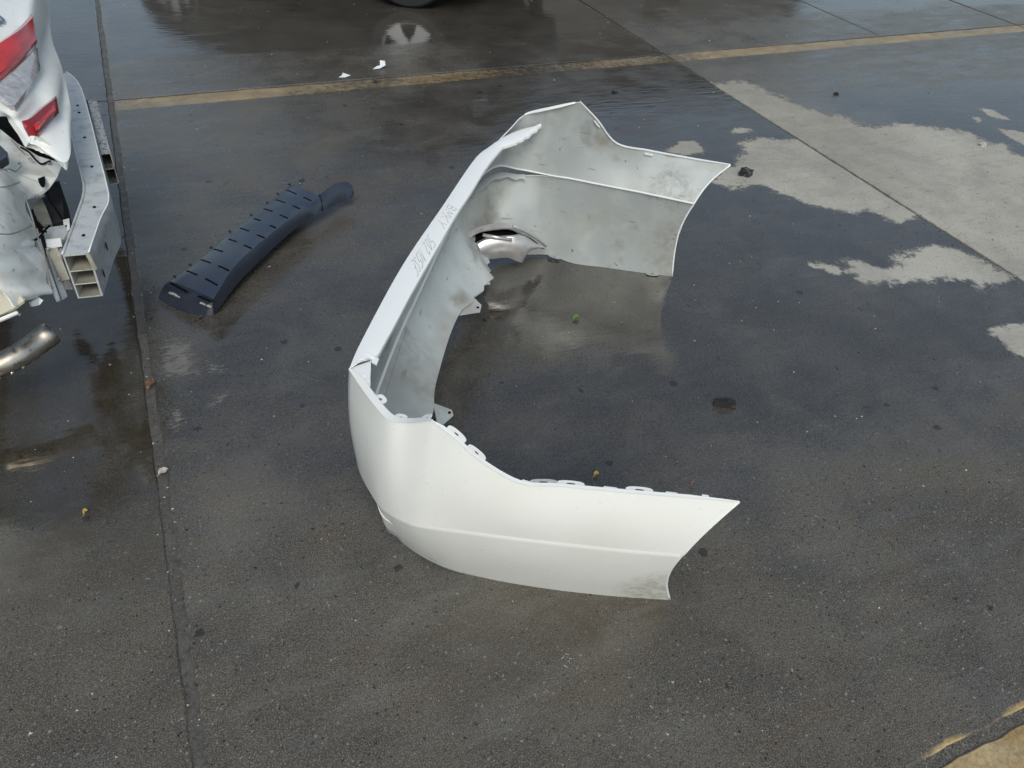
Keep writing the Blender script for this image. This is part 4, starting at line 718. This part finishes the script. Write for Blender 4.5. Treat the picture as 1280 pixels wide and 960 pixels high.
# parked car beyond the top edge: its tyre shows at the frame edge and the rest mirrors in the wet concrete
tp = Vector(PTS['tyre']); yaw = math.radians(54)
pc = thing('parked_car', 'dark parked car whose wheel just enters the top edge, mirrored in the wet concrete', 'car', (0, 0, 0), rz=0)
ca, sa = math.cos(math.pi - yaw), math.sin(math.pi - yaw)     # local +x is towards the front of the car (left in the picture)
PCROT = math.pi - yaw
pc.rotation_euler = (0, 0, PCROT)
wl0 = Vector((.62, .86, 0))       # local position of the near rear wheel contact (local +y faces the camera after the turn)
pc.location = tp - Matrix.Rotation(PCROT, 3, 'Z') @ wl0
hull(pc, [(0, .80, .45, .6, .85, 1.0, .6), (.08, .88, .3, .6, .95, 1.15, .66), (.5, .9, .25, .62, .98, 1.60, .66), (1.4, .92, .22, .62, .98, 1.68, .66), (2.2, .92, .22, .62, .97, 1.62, .66), (2.95, .91, .22, .62, .95, 1.08, .78), (3.9, .88, .24, .6, .86, .95, .74), (4.2, .78, .35, .55, .72, .78, .6)], M['carpaint'])
side_windows(pc, [.55, 1.4, 2.25], .92, 1.0, 1.48, .66)
for x in (.62, 3.5):
    for s in (-1, 1):
        box('wheel_arch', (x, s * .80, .42), (.78, .26, .62), M['under'], pc) if False else None
        wheel(pc, (x, s * .82, .36), s, .36, .25, .2, math.radians(24) if x < 1 else 0)
for o_ in [c for c in pc.children if c.name.startswith('wheel_arch')]: pass
for s in (-1, 1):
    box('headlight', Vector((.03, s * .66, .74)) + pc.location, (.08, .26, .13), M['clear'], pc, None, .02)
# ---------------------------------------------------------------- workshop behind, seen only as a reflection
wb = thing('workshop_building', 'long low workshop building across the yard, mirrored at the top of the wet concrete', 'building', (8.6, 15.2, 0))
box('wall', (8.6, 16.2, 2.2), (11.5, 2, 4.4), M['wallb'], wb); box('roof', (8.6, 16.2, 4.5), (12, 2.6, .18), M['wallr'], wb)
for k in range(3): box('roller_door', (4.9 + 3.7 * k, 15.17, 1.6), (2.8, .06, 3.2), M['wallr'], wb)
# ---------------------------------------------------------------- white damaged car at the left edge
wc = thing('damaged_car', 'white damaged car at the left edge with its rear bumper missing and crash bar exposed', 'car', (-2.6, 3.3, 0))
# tailgate
rows = [catmull(r_, 6) for r_ in TG]; cols = [catmull([rows[i][k] for i in range(len(rows))], 4) for k in range(len(rows[0]))]
cols = np.array(cols)
Nt = grid_normals(cols); ft = Nt[6, 6][0] < 0
tg = shell('tailgate', cols, .03, M['bodyw'], M['bodyin'], wc, flip=ft, deg=50)
Ns = Nt * (-1 if ft else 1)
def lens(name, R_, off, m_, par):
    """moulded lens: a grid lifted off the panel, with edges turned back to it"""
    rr = [catmull(r_, 5) for r_ in R_]; cc = np.array([catmull([rr[i][k] for i in range(len(rr))], 4) for k in range(len(rr[0]))])
    nn = grid_normals(cc); nn = nn * (1 if nn[5, 3][0] > 0 else -1); K, J, _ = cc.shape
    for k in range(K):
        for j in range(J):
            e = 0 if (k in (0, K - 1) or j in (0, J - 1)) else 1
            cc[k][j] += nn[k][j] * (off if e else .002)
    g1 = grid_normals(cc)
    return shell(name, cc, .004, m_, m_, par, flip=g1[5, 3][0] < 0)
lens('tail_light', LRED, .018, M['red'], wc)
lens('tail_light', LCLR, .015, M['clear'], wc)
lens('reflector_lamp', LREF, .014, M['darkred'], wc)
lens('reflector_lens', LREF2, .018, M['red'], wc)
# chrome letters R and D of the badge
_n, _m, _ = cols.shape
tgt = BVHTree.FromPolygons([Vector(p) for p in cols.reshape(-1, 3)], [[i * _m + j, (i + 1) * _m + j, (i + 1) * _m + j + 1, i * _m + j + 1] for i in range(_n - 1) for j in range(_m - 1)])
def stick(p):
    q, n_, _, _ = tgt.find_nearest(p)
    if n_.x < 0: n_ = -n_
    return q + n_ * .003
p0 = Vector(gz_badge[0]); ex = (Vector(gz_badge[1]) - p0).normalized(); ey = (Vector(gz_badge[2]) - p0); ey = (ey - ex * ey.dot(ex)).normalized()
write('ARD', p0, ex, ey, .078, .0055, M['chrome'], wc, name='badge_letters', wob=0, ground_=stick)
# black backing plate added for the dark of the gap under the tailgate
gap_ = [Vector(p) for p in GAPP]; prism('gap_backing', gap_, .03, M['slot'], wc, dirn=(-.6, 0, -.8))
# rear body panels
rows = [catmull(r_, 5) for r_ in BODY]; gb = [catmull([rows[i][k] for i in range(len(rows))], 5) for k in range(len(rows[0]))]; gb = np.array(gb)
Nb = grid_normals(gb); sg = 1 if Nb[4, 4][2] > 0 else -1
for k in range(gb.shape[0]):
    for j in range(gb.shape[1]): gb[k][j] += Nb[k][j] * sg * .018 * (abs(math.sin(j * math.pi / 7.5)) ** .7 - .5)
shell('rear_body_panel', gb, .004, M['bodyin'], M['bodyin'], wc, flip=sg < 0)
prism('lamp_well_panel', LAMPW, .004, M['bodyin'], wc, bevel=.001)
hc = [Vector(p) for p in HOLE]; prism('drain_hole', hc, .002, M['slot'], wc)
prism('side_corner_panel', CREAM, .02, M['cream'], wc, bevel=.004)
prism('corner_strip', CREAM2, .01, M['bodyw'], wc, bevel=.002)
prism('dark_lamp_socket', SOCK, .03, M['black'], wc, bevel=.003)
prism('vent_flap', VENT, .01, M['bodyin'], wc)
prism('crush_box', CRUSH, .14, M['alu'], wc, dirn=(0, 0, -1), bevel=.003)
prism('label_plate', LABEL, .005, M['sticker'], wc)
prism('mounting_plate', PLATE1, .008, M['alin'], wc, bevel=.001)
prism('mounting_plate', PLATE2, .008, M['alu'], wc, bevel=.001)
prism('chassis_flange', PLATE3, .012, M['bodyin'], wc, bevel=.001)
prism('underbody', UNDER, .12, M['under'], wc, dirn=(0, 0, -1))
prism('grey_liner', LINER, .01, M['alin'], wc)
prism('grey_liner', LINER2, .01, M['alu'], wc)
tube('bolt', [BOLT[0], BOLT[1]], .006, M['chrome'], wc, 10)
for s_ in SEAMS: tube('panel_seam', catmull(s_, 5), .0022, M['alin'], wc, 6)
for s_ in WIRES: tube('wiring', catmull(s_, 6), .0035, M['slot'], wc, 6)
for p in BOLTS: tube('bolt', [Vector(p), Vector(p) + Vector((0, 0, .006))], .006, M['alus'], wc, 8)
prism('torn_bracket', TORN, .004, M['bodyin'], wc, bevel=.001)
# crash bar: hollow extrusion with two inner webs
bo = catmull(BEAM_O, 4); bi = catmull(BEAM_I, 4); zt, zb = .55, .385
def dropz(p, z): return np.array([p[0], p[1], z])
bar = thing  # keep name simple
shell('crash_bar', [[dropz(a_, zt), dropz(b_, zt)] for a_, b_ in zip(bo, bi)], .006, M['alu'], M['alin'], wc, flip=(grid_normals([[dropz(a_, zt), dropz(b_, zt)] for a_, b_ in zip(bo, bi)])[3, 0][2] < 0))
shell('crash_bar_face', [[dropz(a_, zt - .0005), dropz(a_, zt - .02) + np.array([.004, 0, 0]), dropz(a_, zt - .045) + np.array([.004, 0, 0]), dropz(a_, zt - .05) + np.array([.001, 0, 0]), dropz(a_, zb)] for a_ in bo], -.006, M['alu'], M['alu'], wc, flip=False, m_rim=M['alu'])
shell('crash_bar_face', [[dropz(b_, zt - .0005), dropz(b_, zb)] for b_ in bi], .005, M['alin'], M['alu'], wc, flip=False, m_rim=M['alu'])
for z in (zb + .003, zb + .055, zb + .105):
    shell('web', [[dropz(a_, z), dropz(b_, z)] for a_, b_ in zip(bo, bi)], .004, M['alin'], M['alin'], wc, m_rim=M['alu'])
tube('crash_bar_lip', [dropz(b_, zt + .003) for b_ in bi], .004, M['alu'], wc, 6)
tube('crash_bar_lip', [dropz(a_, zt + .002) for a_ in bo], .0025, M['bodyw'], wc, 6)
for y_, z in ((2.66, .47), (2.56, .435)):
    k = min(range(len(bo)), key=lambda i: abs(bo[i][1] - y_)); p = bo[k]
    t = Vector(bo[k] - bo[k - 1]).normalized(); n_ = Vector((t.y, -t.x, 0)); c_ = Vector((p[0], p[1], z)) + n_ * .0065
    vs = [c_ + t * .006 * math.cos(a) + Vector((0, 0, .017)) * math.sin(a) for a in [2 * math.pi * i / 14 for i in range(14)]]
    prism('slot_hole', vs, .001, M['slot'], wc)
for y_ in (2.6, 2.75, 3.1, 3.4, 3.62, 3.75):
    k = min(range(len(bo)), key=lambda i: abs(bo[i][1] - y_)); c_ = Vector(bo[k] * .55 + bi[k] * .45); c_.z = zt + .0008
    prism('bolt_hole', [c_ + Vector((.006 * math.cos(a), .008 * math.sin(a), 0)) for a in [2 * math.pi * i / 10 for i in range(10)]], .0015, M['slot'], wc, dirn=(0, 0, -1))
prism('bent_corner', [Vector(bo[0]) + Vector(p) for p in ((-.01, -.004, .004), (.004, -.006, .002), (.014, -.018, -.05), (.002, -.016, -.055))], .008, M['alin'], wc, bevel=.002)
# speckled box section beside the bar, two open cells
b0, b1, b2, b3 = [np.array(p) for p in BOX]
def q4(p, z): return np.array([p[0], p[1], z])
h_ = .13; zt2 = b0[2]
for nm, pa, pb, pc_, pd in (('box_top', b0, b1, b2, b3),):
    shell('box_section', [[b0, b1], [b3, b2]], .004, M['alus'], M['alin'], wc, flip=grid_normals([[b0, b1], [b3, b2]])[0, 0][2] < 0)
shell('box_section', [[q4(b1, zt2), q4(b1, zt2 - h_)], [q4(b2, zt2), q4(b2, zt2 - h_)]], .004, M['alus'], M['alin'], wc, flip=True)
shell('box_section', [[q4(b0, zt2), q4(b0, zt2 - h_)], [q4(b3, zt2), q4(b3, zt2 - h_)]], .004, M['alin'], M['alus'], wc, flip=True)
for z in (zt2 - h_ / 2, zt2 - h_): shell('web', [[q4(b0, z), q4(b1, z)], [q4(b3, z), q4(b2, z)]], .003, M['alus'], M['alin'], wc)
prism('box_cavity', [q4(b0 * .8 + b3 * .2, zt2 - .003), q4(b1 * .8 + b2 * .2, zt2 - .003), q4(b1 * .8 + b2 * .2, zt2 - h_), q4(b0 * .8 + b3 * .2, zt2 - h_)], .002, M['slot'], wc)
# exhaust tip
ep = [Vector(p) for p in EXH]; n_ = 14
pts = [Vector(p) for p in catmull(EXH, 6)]
tube('exhaust_pipe', pts, [.040] * (len(pts) - 4) + [.041, .041, .040, .037], M['exh'], wc, 24)
for k in range(3, len(pts) - 4, 3): 
    tube('heat_band', [pts[k] - Vector((0, .028, .022)), pts[k] + Vector((.004, -.032, -.030))], .009, M['exh'], wc, 8)
# rest of the car, outside the frame
hull(wc, [(1.75, .93, .42, .5, .78, .86, .62), (1.55, .95, .28, .55, .88, 1.02, .66), (1.1, .96, .24, .58, .92, 1.1, .66), (.5, .97, .22, .6, .92, 1.42, .62), (-.5, .97, .22, .6, .92, 1.46, .62), (-1.1, .96, .22, .6, .9, 1.05, .72), (-1.9, .94, .24, .58, .82, .9, .72), (-2.2, .82, .3, .5, .66, .72, .6)], M['bodyw'])
side_windows(wc, [-1.0, -.2, .6], .97, .95, 1.32, .62)
for x in (1.0, -1.35):
    for s in (-1, 1): wheel(wc, (x, s * .87, .315), s)
def under(th, part, names):
    kids = [c for c in th.children]; base = lambda o: o.name.split('.')[0]
    p = next(c for c in kids if base(c) == part)
    for c in kids:
        if base(c) in names and c is not p: c.parent = p
under(wc, 'reflector_lamp', ('reflector_lens',)); under(wc, 'crash_bar', ('bolt_hole', 'slot_hole', 'web', 'crash_bar_lip', 'bent_corner')); under(wc, 'box_section', ('box_cavity',))
under(wc, 'rear_body_panel', ('panel_seam', 'drain_hole')); under(wc, 'exhaust_pipe', ('heat_band',)); under(wc, 'tailgate', ('badge_letters', 'light_top_band'))
under(ins_, 'body_panel', ('slot', 'edge_clip')); under(bump, 'exhaust_trim', ('trim_clip', 'trim_recess')); under(bump, 'top_shelf', ('marker_writing', 'broken_tab')); under(bump, 'top_flange', ())
# ---------------------------------------------------------------- litter
def blob(name, p, size, m_, label, cat, group=None, flat=.5, sub=2, rot=0, jit=.35):
    bm = bmesh.new(); bmesh.ops.create_icosphere(bm, subdivisions=sub, radius=1); rng_ = random.Random(hash((round(p[0], 3), round(p[1], 3))) & 0xffff)
    s0 = rng_.uniform(0, 9)
    for v in bm.verts:
        n_ = 1 + jit * noise.noise(v.co * 1.6 + Vector((s0, 0, 0))) * 1.6; v.co = Vector((v.co.x * size[0], v.co.y * size[1], v.co.z * size[2])) * n_
    me = bpy.data.meshes.new(name); bm.to_mesh(me); bm.free(); me.materials.append(m_)
    o = bpy.data.objects.new(name, me); COL.objects.link(o); o.location = (p[0], p[1], size[2] * flat); o.rotation_euler = (0, 0, rot); return tag(o, label, cat, group)
def leaf(name, p, L_, W_f, m_, label, rot, lobes=0):
    n = 9; vs = []; fs = []
    for i in range(n):
        t = i / (n - 1); wv = W_f * math.sin(math.pi * min(1, t * .95 + .03)) * (1 + lobes * math.sin(t * 22)); z = .004 + .010 * math.sin(t * 3) + .003 * math.sin(t * 9)
        vs += [((t - .5) * L_, -wv, z + .005), ((t - .5) * L_, 0, z), ((t - .5) * L_, wv, z + .004)]
    for i in range(n - 1): a = 3 * i; fs += [[a, a + 3, a + 4, a + 1], [a + 1, a + 4, a + 5, a + 2]]
    o = thing(name, label, 'leaf', (p[0], p[1], 0), rz=rot)
    mesh_obj('leaf_blade', vs, fs, m_, o, world=False); tube('leaf_stem', [(-.5 * L_ - .006, 0, .004), (-.5 * L_, 0, .004), (0, 0, .008)], .0008, m_, None, 5).parent = o
    return o
p = PTS['green']; leaf('green_leaf', p, .04, .012, M['leafg'], 'small bright green leaf on the dark wet concrete inside the curve of the bumper', .4, .35)
p = PTS['yel']; leaf('yellow_leaf', p, .018, .008, M['leafy'], 'tiny yellow leaf on the brown wet concrete at the far left', .9)
p = PTS['leaf1']; leaf('brown_leaf', p, .045, .016, M['leafb'], 'reddish brown leaf caught in the left slab joint, upper of two there', 1.2, .5)
p = PTS['leaf2']; leaf('brown_leaf', p, .035, .014, M['pebble'], 'pale brown leaf in the left slab joint, lower of two there', .3, .1)
p = PTS['leaf3']; leaf('dry_leaf', p, .022, .009, M['leafy'], 'small tan leaf beside the near top edge of the white bumper', .2)
p = PTS['c3']; leaf('dry_leaf', p, .018, .006, M['leafb'], 'tiny brown leaf scrap near the pointed near end of the bumper', .1)
# black clip
cp = Vector(PTS['clip']); ck = thing('plastic_clip', 'small broken black plastic clip on the open concrete right of the bumper', 'clip', cp, rz=-.25)
sharp(mesh_obj('clip_body', [(-.04, -.005, .0), (.03, -.03, .0), (.036, .01, .0), (-.03, .02, .0), (-.036, 0, .022), (.01, -.018, .026), (.022, .008, .022), (-.028, .016, .020)], [[0, 3, 2, 1], [4, 5, 6, 7], [0, 1, 5, 4], [1, 2, 6, 5], [2, 3, 7, 6], [3, 0, 4, 7]], M['tyre'], ck, world=False), 20)
sharp(mesh_obj('clip_wing', [(.005, -.02, .004), (.045, -.032, .004), (.05, .004, .006), (.02, .012, .024), (.004, -.012, .028), (.044, -.026, .012), (.048, .0, .016)], [[0, 1, 2, 3], [0, 4, 5, 1], [1, 5, 6, 2], [4, 3, 6, 5], [0, 3, 4], [3, 2, 6]], M['tyre'], ck, world=False), 20)
ck.scale = (1, .9, 1.2)
tube('clip_rib', [(-.02, -.012, .027), (.03, -.028, .02)], .0015, M['tyre'], None, 6).parent = ck
blob('dirt_clod', PTS['clod'], (.045, .035, .028), M['clod'], 'black wet clod beside the far pointed end of the bumper', 'clod', jit=.6)
for k_, lab in (('c1', 'small dark clod near the yellow line left of the bumper peak'), ('c2', 'small dark crumb right of the far bumper peak, closer to the slab joint'), ('c6', 'dark twig scrap on the yellow line below the white plastic bit')):
    blob('dirt_clod', PTS[k_], (.020, .014, .009), M['clod'], lab, 'clod', jit=.7)
blob('stone', PTS['c4'], (.02, .015, .01), M['clod'], 'small dark stone at the edge of the dry patch in the upper right', 'stone', jit=.6)
blob('stone', PTS['stone'], (.03, .018, .012), M['pebble'], 'pale flat stone on the large dry patch at the right', 'stone', jit=.6)
wp = thing('plastic_shard', 'larger crumpled white plastic shard above the yellow line', 'plastic shard', PTS['wp1'], rz=.2); wp.scale = (.72, .8, .62)
sharp(mesh_obj('shard', [(-.085, -.01, .004), (-.02, -.03, .01), (.05, -.02, .03), (.06, .01, .065), (.02, .03, .07), (.0, .0, .03), (-.03, .012, .02)], [[0, 1, 5, 6], [1, 2, 5], [2, 3, 4, 5]], M['paper'], wp, world=False), 20)
wp2 = thing('plastic_shard', 'small flat white plastic shard above the yellow line, left of the larger one', 'plastic shard', PTS['wp2'])
mesh_obj('shard', [(-.04, -.01, .003), (.0, -.025, .004), (.045, -.005, .008), (.01, .004, .02), (.0, .03, .018), (-.012, .006, .01)], [[0, 1, 5], [1, 2, 3], [1, 3, 5], [5, 3, 4]], M['paper'], wp2, world=False, smooth=False)
# seed head fluff
sd_ = thing('dry_sprig', 'pale dry sprig on the concrete below the bumper', 'sprig', PTS['seed'])
for k in range(14):
    a = random.uniform(0, 6.28); r = random.uniform(.004, .03); q = Vector((r * math.cos(a) * .7, r * math.sin(a) * 1.4, .002))
    tube('twig', [q, q + Vector((random.uniform(-.01, .01), random.uniform(-.012, .012), .004))], .0008, M['pebble'], None, 4).parent = sd_
# grit
def grit(name, n, m_, s0, s1, seed):
    R_ = random.Random(seed); vs = []; fs = []
    for i in range(n):
        x = R_.uniform(-1.2, 7.5); y = R_.uniform(.4, 7.5) if R_.random() < .6 else R_.uniform(.4, 2.6)
        if R_.random() < .25: x = R_.choice((-.24, 3.71)) + R_.gauss(0, .03)
        s = s0 * (s1 / s0) ** (R_.random() ** 2.2); a = R_.uniform(0, 6.28); k = len(vs)
        for (dx, dy, dz) in ((1, 0, 0), (-.5, .8, 0), (-.6, -.7, 0), (.1, .1, .7)):
            dx, dy = dx * R_.uniform(.6, 1.3), dy * R_.uniform(.6, 1.3)
            vs.append((x + s * (dx * math.cos(a) - dy * math.sin(a)), y + s * (dx * math.sin(a) + dy * math.cos(a)), .0004 + dz * s))
        fs += [[k, k + 1, k + 3], [k + 1, k + 2, k + 3], [k + 2, k, k + 3]]
    return tag(mesh_obj(name, vs, fs, m_, smooth=False), kind='stuff')
tag(grit('pale_grit', 1500, M['pebble'], .0012, .0065, 3), 'pale specks of grit scattered over the wet concrete', 'grit')
tag(grit('dark_grit', 1300, M['clod'], .0015, .007, 5), 'dark crumbs of grit scattered over the wet concrete', 'grit')
